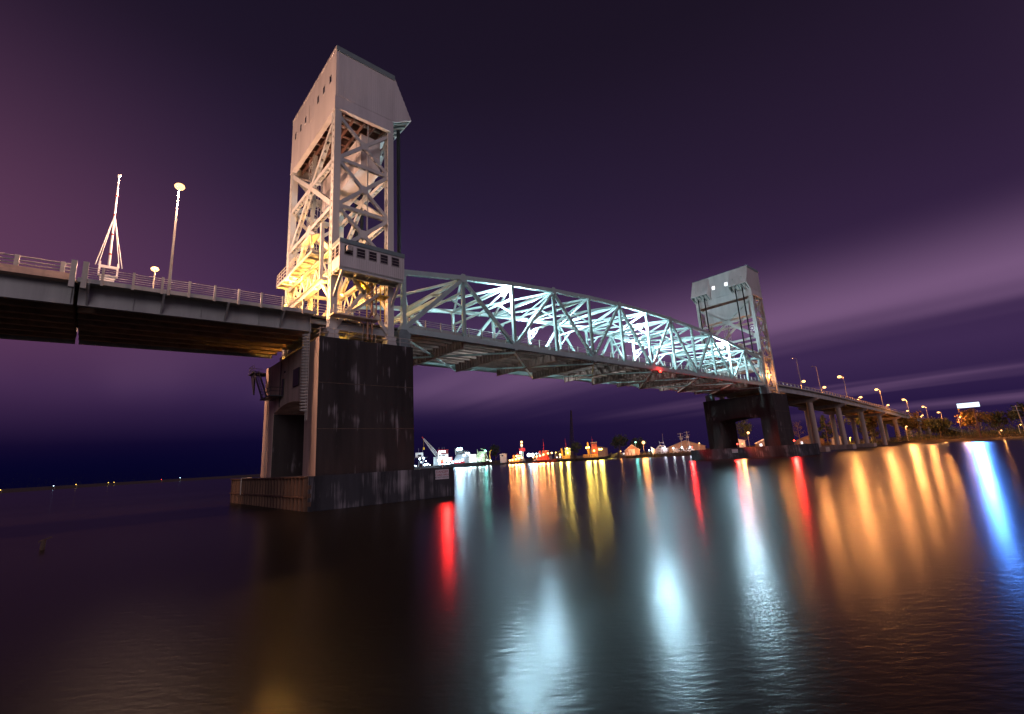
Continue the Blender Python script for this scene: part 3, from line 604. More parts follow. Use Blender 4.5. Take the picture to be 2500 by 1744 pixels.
# ------------------------------------------------------------------ river piers and fenders
def pier(far):
    tx = txf if far else txn
    x0, x1, zt, zb = -3.0, 9.3, 19.22, 3.2
    t = thing('bridge_pier', 'far dark concrete tower pier with a wide opening, near the town bank' if far else 'near soot-stained concrete tower pier with arched opening, ladder and side platform', 'bridge pier', tuple(tx(V((3.1, 0, 3)))))
    arch = [(-6.5+13*k/16, 12.0+.75*math.sin(math.pi*k/16)) for k in range(17)]
    poly = [(-9.4,zb), (-6.5,zb)] + arch + [(6.5,zb), (9.4,zb), (9.4,zt), (-9.4,zt)]
    k = MB(); half = len(arch)
    for (a, b) in zip(arch, arch[1:]): k.prism([(a[0],a[1]), (b[0],b[1]), (b[0],zt), (a[0],zt)], 'x', x0+.12, x1-.12)
    for s in (-1, 1):
        ya, yb = sorted((s*6.5, s*9.4)); k.box((x0+.12,ya,zb), (x1-.12,yb,zt))
    part('portal_frame', k.map(tx), 'stain' if far else 'conc', t)
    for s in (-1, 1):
        ya, yb = sorted((s*6.497, s*6.46)); part('grimy_opening_face', MB().box((x0+.16,ya,zb), (x1-.16,yb,11.9)).map(tx), 'stain', t)  # near-black lining: shade of the opening put into the colour
        ya, yb = sorted((s*9.42, s*11.0)); k = MB().box((x0,ya,zb), (x1,yb,zt-.02))
        part('end_buttress', k.map(tx), 'stain' if far else 'conc', t)
        ya, yb = sorted((s*11.003, s*11.06)); part('stained_end_face', MB().box((x0+.02,ya,zb), (x1-.0,yb,zt)).map(tx), 'stain', t)
    k = MB()
    for z in (8.4, 13.7):
        k.box((x0-.0,-11.075,z), (x1+.0,-11.0,z+.07)); 
    part('pour_joint', k.map(tx), 'wood', t)
    k = MB().box((x0-.05,-4.2,14.5), (x0+.1,-2.0,16.75)); part('louvre_panel', k.map(tx), 'dark', t)
    k = MB().box((x0-.05,2.1,14.1), (x0+.1,2.75,16.3)); part('door', k.map(tx), 'dark', t)
    k = MB().box((x0+.02,3.75,12.6), (x0+.1,3.85,18.9)).tube((x0-.02,1.9,17.2), (x0+.1,1.9,17.2), .15)
    part('drain_pipe', k.map(tx), 'dark', t)
    k = MB().box((-4.6,2.2,13.9), (x0+.1,7.2,14.05))
    for z in (14.6, 15.1): k.tube((-4.55,2.2,z), (-4.55,7.2,z), .035); k.tube((-4.55,2.25,z), (-3.0,2.25,z), .035)
    for j in range(5): k.tube((-4.55,2.25+j*1.2,14.05), (-4.55,2.25+j*1.2,15.12), .03)
    pl = part('side_platform', k.map(tx), 'hull', t)
    k = MB()
    for x in (-4.6, -3.9): k.bar((x,6.0,14.0), (x,11.6,18.9), .08, .35)
    for j in range(18): k.box((-4.6,6.1+j*.31,14.2+j*.27), (-3.9,6.38+j*.31,14.25+j*.27))
    k.box((-4.9,11.0,18.4), (x0+.3,13.2,18.6)); k.prism([(11.0,15.2), (11.1,18.4), (13.1,18.4)], 'x', -4.6, -4.4)
    for z in (19.1, 19.6): k.tube((-4.8,11.2,z), (-4.8,13.2,z), .035); k.tube((-4.8,13.15,z), (-3,13.15,z), .035)
    for y in (11.2, 12.2, 13.15): k.tube((-4.8,y,18.6), (-4.8,y,19.62), .03)
    k.bar((-4.62,6.0,15.0), (-4.62,11.6,19.9), .04); part('side_stair', k.map(tx), 'hull', t)
    # caged ladder up the buttress
    k = MB()
    for y in (-8.75, -8.15): k.tube((x0-.35,y,9.6), (x0-.35,y,20.2), .05)
    for j in range(35): k.tube((x0-.35,-8.75,9.8+j*.3), (x0-.35,-8.15,9.8+j*.3), .03)
    for j in range(26):
        z = 10.8+j*.36
        pts = [(x0-.35-.75*math.sin(a), -8.45-.42*math.cos(a), z) for a in [math.pi*q/6 for q in range(7)]]
        for a, b in zip(pts, pts[1:]): k.bar(a, b, .03, .12)
    part('caged_ladder', k.map(tx), 'kerb', t)
    k = MB()
    for z in (19.75, 20.3): k.tube((x0+.1,-10.9,z), (x1-.05,-10.9,z), .04); k.tube((x1-.05,-10.9,z), (x1-.05,-8.6,z), .04); k.tube((x0+.1,-10.9,z), (x0+.1,-8.6,z), .04)
    for j in range(8): x = x0+.1+j*(x1-x0-.15)/7; k.tube((x,-10.9,19.2), (x,-10.9,20.35), .04)
    part('top_railing', k.map(tx), 'kerb', t)
    k = MB().box((7.9,-9.9,19.2), (9.6,-7.6,21.2)); k.prism([(7.9,21.2), (9.9,21.2), (9.2,22.0), (8.2,22.0)], 'y', -9.7, -7.8)
    part('span_seat', k.map(tx), 'fascia', t); k = MB().box((7.9,7.6,19.2), (9.6,9.9,21.2)); part('span_seat', k.map(tx), 'fascia', t)
    # fender round the pier base
    fx0, fx1, fy, fz = -5.55, 11.44, 16.68, 3.33
    g = thing('pile_fender', 'far low dark timber and sheet-pile fender under the town-side pier' if far else 'near low sheet-pile fender with streaked black face around the pier base', 'pier fender', tuple(tx(V((3, 0, 0)))))
    part('deck', MB().box((fx0+.4,-fy+.25,-1), (fx1-.3,fy-.25,fz-.06)).map(tx), 'conc', g)
    k = MB().box((fx0,-fy,-1), (fx1,-fy+.24,fz)); k.box((fx0+.5,fy-.24,-1), (fx1,fy,fz-.02)); k.box((fx1-.28,-fy+.25,-1), (fx1,fy-.25,fz-.02)); part('streaked_wall', k.map(tx), 'stain_fender', g)
    k = MB(); n = 27
    for j in range(n):
        y = -fy+.9+(2*fy-1.0)*j/n; w = (2*fy-1.0)/n
        k.prism([(fx0+.38,y), (fx0-.1,y+w*.2), (fx0-.1,y+w*.5), (fx0+.38,y+w*.7), (fx0+.38,y+w)], 'z', -1, fz-.12)
    k.box((fx0-.14,-fy+.9,1.25), (fx0+.36,fy-.2,1.4)); part('sheet_pile_wall', k.map(tx), 'sheet', g)
    k = MB().box((fx0-.16,-fy+.85,fz-.12), (fx0+.7,fy-.1,fz+.02)); part('pile_cap', k.map(tx), 'sheet', g)
    if not far:
        part('hose', MB().path([(fx0+1.5,11.4,fz+.06), (fx0-.2,9.6,fz+.06), (fx0-.22,9.5,1.2)], .06), 'kerb', g)
        k = MB()
        for z in (.5, 1.3, 2.1): k.box((fx0-.08,-fy-.06,z), (fx0+.25,-fy+.0,z+.4))
        part('corner_strap', k, 'sheet', g)
    else:
        k = MB()
        for z in (3.9, 4.5): k.bar((-.5,-15.9,z), (8.5,-15.9,z), .07)
        for j in range(6): k.bar((-.5+j*1.8,-15.9,3.3), (-.5+j*1.8,-15.9,4.55), .07)
        part('railing', k.map(tx), 'kerb', g)
    return t
pier(False); pier(True)
def text(s, size, loc, m, par, rz=0., ext=.004):
    c = bpy.data.curves.new('lettering', 'FONT'); c.body = s; c.size = size; c.align_x = 'CENTER'; c.extrude = ext
    tmp = bpy.data.objects.new('tmp', c); COL.objects.link(tmp); bpy.context.view_layer.update()
    me = bpy.data.meshes.new_from_object(tmp.evaluated_get(bpy.context.evaluated_depsgraph_get())); bpy.data.objects.remove(tmp); bpy.data.curves.remove(c)
    o = bpy.data.objects.new('lettering', me); COL.objects.link(o); me.materials.clear(); me.materials.append(M[m])
    o.matrix_world = Matrix.Translation(V(loc)) @ Matrix.Rotation(rz, 4, 'Z') @ Matrix.Rotation(math.pi/2, 4, 'X')
    w = o.matrix_world.copy(); o.parent = par; o.matrix_parent_inverse = Matrix.Translation(-V(par['_w'])); o.matrix_basis = w
    return o
def danger_sign(x, y, zc, label, rz=0.):
    t = thing('warning_sign', label, 'sign', (x, y, zc-.55), 'warning signs on the pier fenders')
    if rz == 0: part('board', MB().box((x-.93,y-.05,zc-.55), (x+.93,y,zc+.55)), 'signw', t)
    else: part('board', MB().box((x-.05,y-.93,zc-.55), (x,y+.93,zc+.55)), 'signw', t)
    for s, z, h, c in (('DANGER', .16, .42, 'signr'), ('CABLE AREA', -.16, .33, 'signr'), ('DO NOT ANCHOR', -.42, .26, 'signk')):
        p = (x, y-.055, zc+z) if rz == 0 else (x-.055, y, zc+z)
        text(s, h, p, c, t, rz)
danger_sign(9.75, -16.69, 2.58, 'white DANGER CABLE AREA DO NOT ANCHOR board on the near fender')
danger_sign(MID-11.46, 1.9, 2.4, 'small white warning board on the far fender under the red light', -math.pi/2)
def nav_lamp(loc, label, base, watt=60, m='e_red', col=RED, r=.22):
    t = thing('navigation_lamp', label, 'navigation lamp', base, 'navigation lamps')
    part('post', MB().tube(base, (loc[0],loc[1],loc[2]-r*.9), .05).box((loc[0]-.18,loc[1]-.18,loc[2]-r-.1), (loc[0]+.18,loc[1]+.18,loc[2]-r*.9)), 'kerb', t)
    part('lens', MB().ball(loc, r), m, t); sp = light((loc[0]+(.5 if loc[0] < 50 else -.9 if loc[2] < 10 else 0), loc[1]-(.6 if loc[2] > 10 else 0), loc[2]), col, watt, r*1.3, t)
    if loc[2] < 10:     # a sector lens throws its beam out over the water only
        d = sp.data; nd = bpy.data.lights.new('lamp_light', 'SPOT'); nd.color = d.color; nd.energy = d.energy*2.2; nd.shadow_soft_size = d.shadow_soft_size; nd.spot_size = math.radians(150); nd.spot_blend = .3
        sp.data = nd; sp.rotation_euler = V((-.35, -.94, -.05) if loc[0] < 50 else (-.8, -.6, -.05)).to_track_quat('-Z', 'Y').to_euler()
nav_lamp((11.2,-14.6,4.15), 'red navigation lamp at the span end of the near fender', (11.2,-14.6,3.3), 420)
nav_lamp((131.3,16.2,4.4), 'red navigation lamp at the river end of the far fender', (131.3,16.2,3.3), 900)
nav_lamp((131.4,.9,4.5), 'red navigation lamp in the middle of the far fender above the white board', (131.4,.9,3.3), 1600)
nav_lamp((132.2,-15.2,4.5), 'red navigation lamp beside the white railing on the far fender', (132.2,-15.2,3.3), 1600)
nav_lamp((73.6,-9.35,21.45), 'red navigation lamp hung at mid span on the bottom chord', (73.6,-9.3,21.9), 130, r=.26)
t = nav_lamp((131.5,-.6,4.45), 'orange lamp right beside the middle red lamp on the far fender', (131.5,-.6,3.3), 300, 'e_sod', SOD, .2)

# truss lamps
for j, (x, y, z, w, lb) in enumerate(((28.9,-7.8,31.55,4300,'brilliant white lamp high on the near truss, closest to the near tower'), (70.0,-7.8,31.64,4300,'brilliant white lamp at mid span on the near truss'), (111.1,-7.8,31.7,4300,'brilliant white lamp on the near truss, closest to the far tower'), (50.8,7.9,31.6,9500,'white lamp on the far truss between the first two near-truss lamps'), (92.0,7.9,31.6,7000,'white lamp on the far truss in the second half of the span'))):
    t = thing('truss_lamp', lb, 'floodlight', (x, y*1.07, z), 'white lamps on the lift span trusses'); s = 1 if y > 0 else -1
    part('bracket', MB().bar((x+.95,s*8.8,z+.5), (x,y+s*.1,z+.42), .1).box((x-.25,y-.2,z+.28), (x+.25,y+.2,z+.4)), 'kerb', t)
    part('lens', MB().ball((x,y,z), .46, 14, 9, .8), 'e_cool', t); light((x,y,z-.1), COOL, w, .58, t)

# ------------------------------------------------------------------ approaches
def zdn(x): return 22.55+.018*(x+3)             # near approach deck level
def near_approach():
    t = thing('girder_approach', 'near steel girder approach span with kerb brackets and railing, running out of the left edge', 'bridge approach', (-60, 0, 20))
    xa, xb, xj = -150, -3.05, -24.2
    for j in range(8):
        y = -8.2+j*16.4/7
        k = MB()
        for a, b in ((xa, xj-.15), (xj+.15, xb)):
            k.ibeam((a,y,zdn(a)-1.2), (b,y,zdn(b)-1.2), .5, 2.0, .05)
            if j in (0, 7):
                n = int((b-a)/5.6)
                for q in range(n+1): x = b-q*5.6-.2; k.box((x-.03,y-.22,zdn(x)-2.15), (x+.03,y+.22,zdn(x)-.25))
        part('girder', k, 'girder' if j in (0, 7) else 'soffit', t)
    k = MB()
    for q in range(27): x = -5-q*5.6; k.ibeam((x,-8.2,zdn(x)-1.2), (x,8.2,zdn(x)-1.2), .2, .7, .04)
    part('cross_frame', k, 'soffit', t)
    part('deck', MB().bar((xa,0,zdn(xa)), (xb,0,zdn(xb)), 17.4, .28), 'asphalt', t)
    for s in (-1, 1):
        k = MB().bar((xj,s*9.0,zdn(xj)-.15), (xb,s*9.0,zdn(xb)-.15), 1.7, .06)
        k.bar((xj,s*9.86,zdn(xj)-.2), (xb,s*9.86,zdn(xb)-.2), .1, .42); part('sidewalk', k, 'girder', t)
        k = MB().bar((xa,s*8.75,zdn(xa)-.02), (xj-.3,s*8.75,zdn(xj)-.02), 1.1, .3).bar((xa,s*9.1,zdn(xa)+.22), (xj-.3,s*9.1,zdn(xj)+.22), .32, .55)
        part('concrete_kerb', k, 'conc', t)
        for q in range(4):
            x = -6.6-q*5.6
            part('bracket', MB().bar((x,s*9.8,zdn(x)-.45), (x,s*8.25,zdn(x)-1.95), .16, .28).bar((x,s*9.9,zdn(x)-.34), (x,s*8.25,zdn(x)-.34), .2, .25), 'girder', t)
        for q in range(9):
            x = -4.6-q*2.24
            part('railing_post', MB().box((x-.1,s*9.98-.08,zdn(x)-.55), (x+.1,s*9.98+.08,zdn(x)+1.2)), 'kerb', t)
        k = MB()
        for z in (.2, .42, .64, .86, 1.08): k.tube((xj+.5,s*9.9,zdn(xj)+z), (xb,s*9.9,zdn(xb)+z), .03, n=6)
        part('rail_bars', k, 'kerb', t)
        for x in (-24.55, -23.75): part('joint_pylon', MB().box((x-.2,s*9.85-.2,zdn(x)-1.0), (x+.2,s*9.85+.2,zdn(x)+1.55)), 'girder', t)
        k = MB()
        for z in (.75, 1.05, 1.4): k.tube((xa,s*9.1,zdn(xa)+z), (xj-.5,s*9.1,zdn(xj)+z), .06, n=6)
        part('rail_bars', k, 'kerb', t)
        for q in range(20):
            x = -25.3-q*2.9; part('railing_post', MB().box((x-.15,s*9.1-.14,zdn(x)+.4), (x+.15,s*9.1+.14,zdn(x)+1.5)), 'kerb', t)
near_approach()
ZF = [(145.7, 22.8), (170, 22.7), (200, 22.05), (224, 21.3), (256, 20.3), (290, 19.1), (357, 16.4), (422, 13.9), (488, 11.3), (560, 8.4), (700, 3.2)]
def zdf(x):
    for (a, za), (b, zb) in zip(ZF, ZF[1:]):
        if x <= b: return za+(zb-za)*(x-a)/(b-a)
    return ZF[-1][1]
def far_approach():
    t = thing('girder_approach', 'far viaduct of pale fascia girders sloping down from the far tower into the trees', 'bridge approach', (300, 0, 15))
    xs = [145.7, 165, 184, 202, 220.3, 238, 256.3, 275, 293, 312, 330, 366, 402, 438, 474, 520, 570, 640, 700]
    for j in range(6):
        y = -8.2+j*16.4/5; k = MB()
        for a, b in zip(xs, xs[1:]):
            k.ibeam((a+.06,y,zdf(a)-1.15), (b-.06,y,zdf(b)-1.15), .45, 1.9, .06)
        part('girder', k, 'girder' if j in (0, 5) else 'soffit', t)
    k = MB()
    for a, b in zip(xs, xs[1:]): k.bar((a,0,zdf(a)), (b,0,zdf(b)), 17.6, .26)
    part('deck', k, 'asphalt', t)
    for s in (-1, 1):
        k = MB()
        for a, b in zip(xs, xs[1:]): k.bar((a,s*8.95,zdf(a)-.05), (b,s*8.95,zdf(b)-.05), .5, .5); k.tube((a,s*9.1,zdf(a)+.75), (b,s*9.1,zdf(b)+.75), .05); k.tube((a,s*9.1,zdf(a)+1.1), (b,s*9.1,zdf(b)+1.1), .06)
        part('kerb_and_rails', k, 'kerb', t)
        for j in range(45):
            x = 147+j*3.6; part('railing_post', MB().box((x-.16,s*9.1-.12,zdf(x)-.1), (x+.16,s*9.1+.12,zdf(x)+1.15)), 'kerb', t)
far_approach()
ORD = ['first', 'second', 'third', 'fourth', 'fifth', 'sixth', 'seventh', 'eighth']
for j, x in enumerate((184, 220.3, 256.3, 293, 330, 366, 402, 438)):
    t = thing('viaduct_pier', '%s concrete two-column pier under the far viaduct, counted from the far tower' % ORD[j], 'bridge pier', (x, 0, 0), 'piers of the far viaduct')
    zc = zdf(x)-2.15
    for s in (-1, 1): part('column', MB().tube((x,s*6,-1), (x,s*6,zc-1.2), 1.15, 1.05, 18), 'conc', t)
    part('cap_beam', MB().prism([(-9.2,zc), (9.2,zc), (9.2,zc-.7), (7.2,zc-1.5), (-7.2,zc-1.5), (-9.2,zc-.7)], 'x', x-1.0, x+1.0), 'conc', t)
    if j < 3: part('footing', MB().box((x-2.6,-9.2,-1), (x+2.6,9.2,1.7 if j != 1 else 1.9)), 'conc', t)
def street_lamp(x, y, zd, label, lit=True, watt=2600, h=10.4, out=0):
    rl = .46 if x < 100 else .8
    t = thing('street_lamp', label, 'street lamp', (x, y, zd), 'street lamps along the bridge approaches'); s = (-1 if y > 0 else 1)*(-.35 if out else 1)
    part('pole', MB().tube((x,y,zd-.6), (x,y,zd+h-.3), .13, .075), 'kerb', t)
    part('arm', MB().path([(x,y,zd+h-.32), (x,y+s*.5,zd+h-.02), (x,y+s*1.5,zd+h+.12)], .05), 'kerb', t)
    k = MB().prism([(-.38,.07), (.38,.07), (.3,.2), (-.3,.2)], 'y', y+s*1.2-.13, y+s*1.2+.53 if s > 0 else y+s*1.2+.13); k.map(lambda p: V((p.x+x, p.y, p.z+zd+h)))
    part('head', k, 'kerb', t)
    c = (x, y+s*1.4, zd+h+.0)
    if lit:
        part('lens', MB().ball(c, rl, 12, 8, .7), 'e_sod', t); light((c[0],c[1],c[2]-.05), SODN if x < 0 else SOD, watt, rl*1.3, t)
    else: part('lens', MB().ball(c, .2, 10, 6, .6), 'glass', t)
street_lamp(-17.5, -9.95, 22.3, 'lit tall street lamp on the viewer-side railing left of the near tower', True, 6000, 11.2, 1)
street_lamp(-17.6, 9.95, 22.3, 'lit street lamp at the far railing, glaring low above the near deck', True, 6500, 9.4, 1)
for y, w in ((-9.95, 'viewer-side'), (9.95, 'far-side')): street_lamp(-82, y, 21.2, 'lit street lamp on the %s railing beyond the left edge' % w, True, 6000, 11)
for j, (x, lit) in enumerate(((167, 0), (188.4, 0), (223.8, 1), (289.3, 1), (356.7, 1), (422.3, 1), (488.5, 1))):
    lb = ('unlit tall street lamp, %s past the far tower on the viewer side' % ('first' if j == 0 else 'second')) if not lit else ('lit street lamp in the viewer-side row of the far viaduct, %s from the tower' % ORD[j-2])
    street_lamp(x, -9.5, zdf(x), lb, bool(lit), 6500, 33.9-zdf(167) if j == 0 else (32.6-zdf(188) if j == 1 else 9.9))
for j, (x, zl) in enumerate(((186, 33.4), (230.6, 32.2), (261.4, 31.1), (331.1, 28.9), (402.8, 26.3), (469.5, 23.8), (533.7, 21.3))):
    street_lamp(x, 9.5, zdf(x), 'lit street lamp in the river-side row of the far viaduct, %s from the tower' % ORD[j], True, 7000, zl-zdf(x))
# raised traffic gate on the near approach
def gate():
    x, y, z = -22.2, -7.6, 22.3
    t = thing('traffic_gate', 'raised pale traffic gate with tapering arm and stays beside the near approach railing', 'traffic gate', (x, y, z))
    part('housing', MB().box((x-.55,y-.4,z), (x+.55,y+.4,z+1.1)).box((x-.65,y-.45,z+1.1), (x+.65,y+.45,z+1.18)), 'white', t)
    k = MB().box((x-.75,y-.12,z+1.18), (x-.6,y+.12,z+2.6)).box((x+.6,y-.12,z+1.18), (x+.75,y+.12,z+2.6)).box((x-.75,y-.1,z+2.0), (x+.75,y+.1,z+2.25)); part('yoke', k, 'white', t)
    a = part('gate_arm', MB().tube((x,y,z+2.2), (x-.12,y,z+11.9), .11, .06), 'white', t)
    k = MB()
    for j in range(4): q = z+3.4+j*2.1; k.tube((x-.012*(q-z-2.2),y,q), (x-.012*(q-z-2.2),y,q+.16), .122)
    part('red_band', k, 'red', a)
    for s in (-1, 1):
        for o in (.1, .32): part('stay', MB().tube((x+s*(.68+o),y,z+2.2), (x-.06+s*.02,y,z+7.6), .035), 'white', t)
    part('arm_tip', MB().ball((x-.12,y,z+12.05), .17), 'white', t)
gate()

# ------------------------------------------------------------------ banks
SHORE = [(-600,420), (-200,520), (-78,580), (-30,700), (32,800), (145,785), (172,500), (186,315), (221,270), (243,228), (256,175), (272,152), (262,131), (249,98), (255,70), (280,42), (300,20), (310,0), (312,-18), (298,-36), (276,-50), (262,-60), (230,-95), (150,-230)]
FARPTS = [(-2200,900), (-1500,1500), (-600,2600), (-200,3000), (60,3400), (500,3400), (1200,3000), (1800,2600), (2200,2200), (2400,1800), (2600,1500), (2800,1200), (2900,1000), (3000,800), (3000,600), (3000,400), (3000,250), (3000,100), (3000,-100), (3000,-250), (3000,-400), (3000,-600), (2800,-1200), (2200,-2400)]
def bank():
    k = MB(); rings = []
    for f, z in ((-.012, -1.2), (0, .05), (.012, 1.3), (.05, 2.1), (.25, 2.6), (1, 3.2)):
        rings.append([(a[0]+(b[0]-a[0])*f*.8+random.uniform(-1,1)*(0 < f < .2), a[1]+(b[1]-a[1])*f*.8+random.uniform(-1,1)*(0 < f < .2), z) for a, b in zip(SHORE, FARPTS)])
    n = len(SHORE); vs = [p for r in rings for p in r]
    fs = [(r*n+i, r*n+i+1, (r+1)*n+i+1, (r+1)*n+i) for r in range(len(rings)-1) for i in range(n-1)]
    o = k.add(vs, fs).obj('ground', 'earth'); tag(o, kind='structure')
bank()
def tree(x, y, h, cr, label, leaf='leaf', group='trees on the town bank', n=900, bare=False, conic=False, z0=2.0):
    rnd = random.Random(int(x*7+y*13)); t = thing('tree', label, 'tree', (x, y, z0), group)
    k = MB(); top = V((x+rnd.uniform(-.5,.5), y+rnd.uniform(-.5,.5), z0+h*(.9 if conic or bare else .62))); k.tube((x,y,z0-.5), top, .022*h+.08, .05, 7)
    tips = []
    for j in range(16 if bare else 9):
        f = rnd.uniform(.3, .95); a = rnd.uniform(0, 6.28); p = V((x,y,z0)).lerp(top, f); L = cr*rnd.uniform(.55, 1.0)*(1.15-f*.6)
        q = p+V((math.cos(a)*L, math.sin(a)*L, L*rnd.uniform(.25, .9) if not conic else L*.1)); k.tube(p, q, .012*h*(1-f*.6), .03, 5); tips.append(q)
        if bare:
            for b in range(4):
                u = p.lerp(q, rnd.uniform(.4, 1)); w = u+V((rnd.gauss(0,1), rnd.gauss(0,1), rnd.uniform(.3,1.6)))*cr*.22; k.tube(u, w, .04, .015, 4); tips.append(w)
    part('trunk', k, 'bark', t)
    k = MB(); clumps = []
    for j in range(34):
        if conic: f = rnd.random(); a = rnd.uniform(0, 6.28); rr = cr*(1.02-f)*rnd.uniform(.3, 1); c = V((x+rr*math.cos(a), y+rr*math.sin(a), z0+h*(.18+.82*f))); s = cr*.22*(1.15-f)
        else:
            v = V((rnd.gauss(0,1), rnd.gauss(0,1), rnd.gauss(0,1))).normalized()*rnd.uniform(.35, 1); c = V((x+v.x*cr, y+v.y*cr, z0+h*.66+v.z*h*.31)); s = cr*rnd.uniform(.16, .34)
        clumps.append((c, s))
    if bare: clumps = [(q, cr*.14) for q in tips]; n = n//4
    for j in range(n):
        c, s = rnd.choice(clumps); p = c+V((rnd.gauss(0,.6), rnd.gauss(0,.6), rnd.gauss(0,.5)))*s; e = cr*(.05 if bare else .085)*rnd.uniform(.6, 1.4)
        d = V((rnd.gauss(0,1), rnd.gauss(0,1), rnd.gauss(0,.6))).normalized(); a = d.orthogonal().normalized()*e; b = d.cross(a)*.7
        k.add([p-a, p-b, p+a, p+b], [(0,1,2,3)])
    part('crown', k, leaf, t)
for x, y, h, r, lb, lf, kw in (
    (258,275,16,5.5,'grey dark round tree behind the white dredger','leaf_pine',{}), (251,284,15,2.6,'narrow columnar tree behind the white dredger','leaf_pine',{}),
    (287,203,13,5.0,'olive round tree behind the yellow-lit tug','leaf',{}), (300,168,17,7,'dark tree behind the big red-wheelhouse tug','leaf_pine',{}), (303,152,13,6,'low dark tree right of the big tug','leaf_pine',{}),
    (328,80,20,6,'tall dim tree behind the tan shed','leaf',{}), (312,40,14,5,'bare branching tree between far pier and first viaduct pier','leaf_autumn',dict(bare=True)),
    (320,21,17,5,'pale bare tree under the viaduct beside the white house','leaf_autumn',dict(bare=True)), (328,5,16,5.5,'yellow conical tree under the viaduct','leaf_autumn',dict(conic=True)),
    (345,34,19,7,'tall dark pine behind the far pier houses','leaf_pine',dict(conic=True)), (352,14,20,8,'wide dim tree behind the second viaduct pier','leaf',{}), (350,-12,15,7,'yellow-green bushy tree under the viaduct','leaf_autumn',{}),
    (318,-26,11,6,'bushy green tree at the waterline right of the viaduct piers','leaf',{}), (324,-40,14,7,'broad orange-lit tree in front of the viaduct slope','leaf_autumn',{}), (340,-48,13,6.5,'brownish tree left of the billboard pole','leaf',{}),
    (346,-66,16,8,'tall dim tree right of the billboard pole','leaf_autumn',{}), (330,-72,12,6,'round orange-lit tree by the brick house','leaf_autumn',{}), (355,-92,17,8,'dark tree at the right edge behind the leaning pole','leaf_pine',{}),
    (375,-60,18,9,'dark wide tree beyond the billboard','leaf_pine',{}), (385,-85,19,9,'far dark tree above the brick house roof','leaf_pine',{})):
    tree(x, y, h, r, lb, lf, **kw)
def shrubs(name, pts, leaf, kind, n=70, s=1.6, hh=2.2):
    rnd = random.Random(5); k = MB()
    for (x, y, z) in pts:
        for j in range(n):
            p = V((x+rnd.gauss(0,s), y+rnd.gauss(0,s), z+abs(rnd.gauss(0,hh*.5)))); e = rnd.uniform(.15, .4)
            d = V((rnd.gauss(0,1), rnd.gauss(0,1), rnd.gauss(0,.5))).normalized(); a = d.orthogonal().normalized()*e; b = d.cross(a)*.6; k.add([p-a, p-b, p+a, p+b], [(0,1,2,3)])
    tag(k.obj(name, leaf), kind=kind)
pts = []
for a, b in zip(SHORE[12:22], SHORE[13:23]):
    L = math.hypot(b[0]-a[0], b[1]-a[1])
    for j in range(int(L/2.2)):
        f = j*2.2/L; pts.append((a[0]+(b[0]-a[0])*f+random.uniform(1,7), a[1]+(b[1]-a[1])*f+random.uniform(-1,1), 1.2))
shrubs('bank_reeds', pts, 'grass', 'stuff', 60, 1.5, 1.8)
pts = [(random.uniform(300,345), random.uniform(-60,-8), 1.8) for j in range(60)]
shrubs('bank_shrubs', pts, 'leaf', 'stuff', 90, 2.4, 5)
pts = []
for a, b in zip(SHORE[0:8], SHORE[1:9]):
    L = math.hypot(b[0]-a[0], b[1]-a[1])
    for j in range(int(L/9)):
        f = j*9/L; pts.append((a[0]+(b[0]-a[0])*f+random.uniform(-5,5), a[1]+(b[1]-a[1])*f+random.uniform(8,30), 1.5))
shrubs('far_woods', pts, 'leaf_pine', 'stuff', 40, 6, 12)
pts = [(430+random.uniform(-40,140), -260+j*6.5+random.uniform(-9,9), 2.5) for j in range(95)]
shrubs('far_woods', pts, 'leaf_pine', 'stuff', 60, 6, 15)

# ------------------------------------------------------------------ vessels at the docks
def frame(p, q):       # local (along, across, up) to world
    p, q = V((p[0],p[1],0)), V((q[0],q[1],0)); d = (q-p).normalized(); c = V((-d.y, d.x, 0)); return (lambda v: p+d*v.x+c*v.y+V((0,0,v.z))), (q-p).length
def hull(L, bm, h0, h1, bow=True):       # plan-tapered hull with sheer
    k = MB(); st = [(0,.86,1.0),(.06,.97,.98),(.25,1,.88),(.6,1,.86),(.8,.86,1.0),(.93,.48,1.25),(1.0,.06,1.45)] if bow else [(0,.92,1.),(.04,1,1.),(.5,1,1.),(.96,1,1.),(1.,.92,1.)]
    n = len(st)
    for u, w, s in st:
        x = u*L; z = h0*s; k.v += [(x,-bm*w,z), (x-.02*L*(u > .9),-bm*w*.82,-.4), (x-.02*L*(u > .9),bm*w*.82,-.4), (x,bm*w,z)]
    for i in range(n-1):
        for j in range(3): k.f.append((4*i+j, 4*i+j+1, 4*i+4+j+1, 4*i+4+j))
        k.f.append((4*i+3, 4*i, 4*i+4, 4*i+7))
    k.f += [(0,3,2,1), (4*n-4,4*n-3,4*n-2,4*n-1)]; return k
def house(k, x0, x1, w, z0, z1, rake=0.):
    return k.prism([(x0,z0), (x1,z0), (x1-rake,z1), (x0+rake*.3,z1)], 'y', -w, w)
def lamps(t, W, pts, m, col, watt, r=.42, nl=99):
    watt *= 2.0 if col != COOL else 1.0; r *= 1.65
    for j, p in enumerate(pts):
        c = W(V(p)); part('deck_lamp', MB().ball(c, r, 8, 6), m, t)
        if j < nl: spot(tuple(W(V((p[0], p[1]-.9, p[2])))), W(V((0,-1,-.12)))-W(V((0,0,0))), col, watt*1.6, r*1.1, t); light(tuple(W(V((p[0], p[1]-1.4, p[2]+.3)))), col, watt*.16, r*1.2, t)
def windows(t, W, y, xs, z0, z1, w, m='e_deck'):
    for x in xs: part('window', MB().box((x,y-.04,z0), (x+w,y+.04,z1)).map(W), m, t)
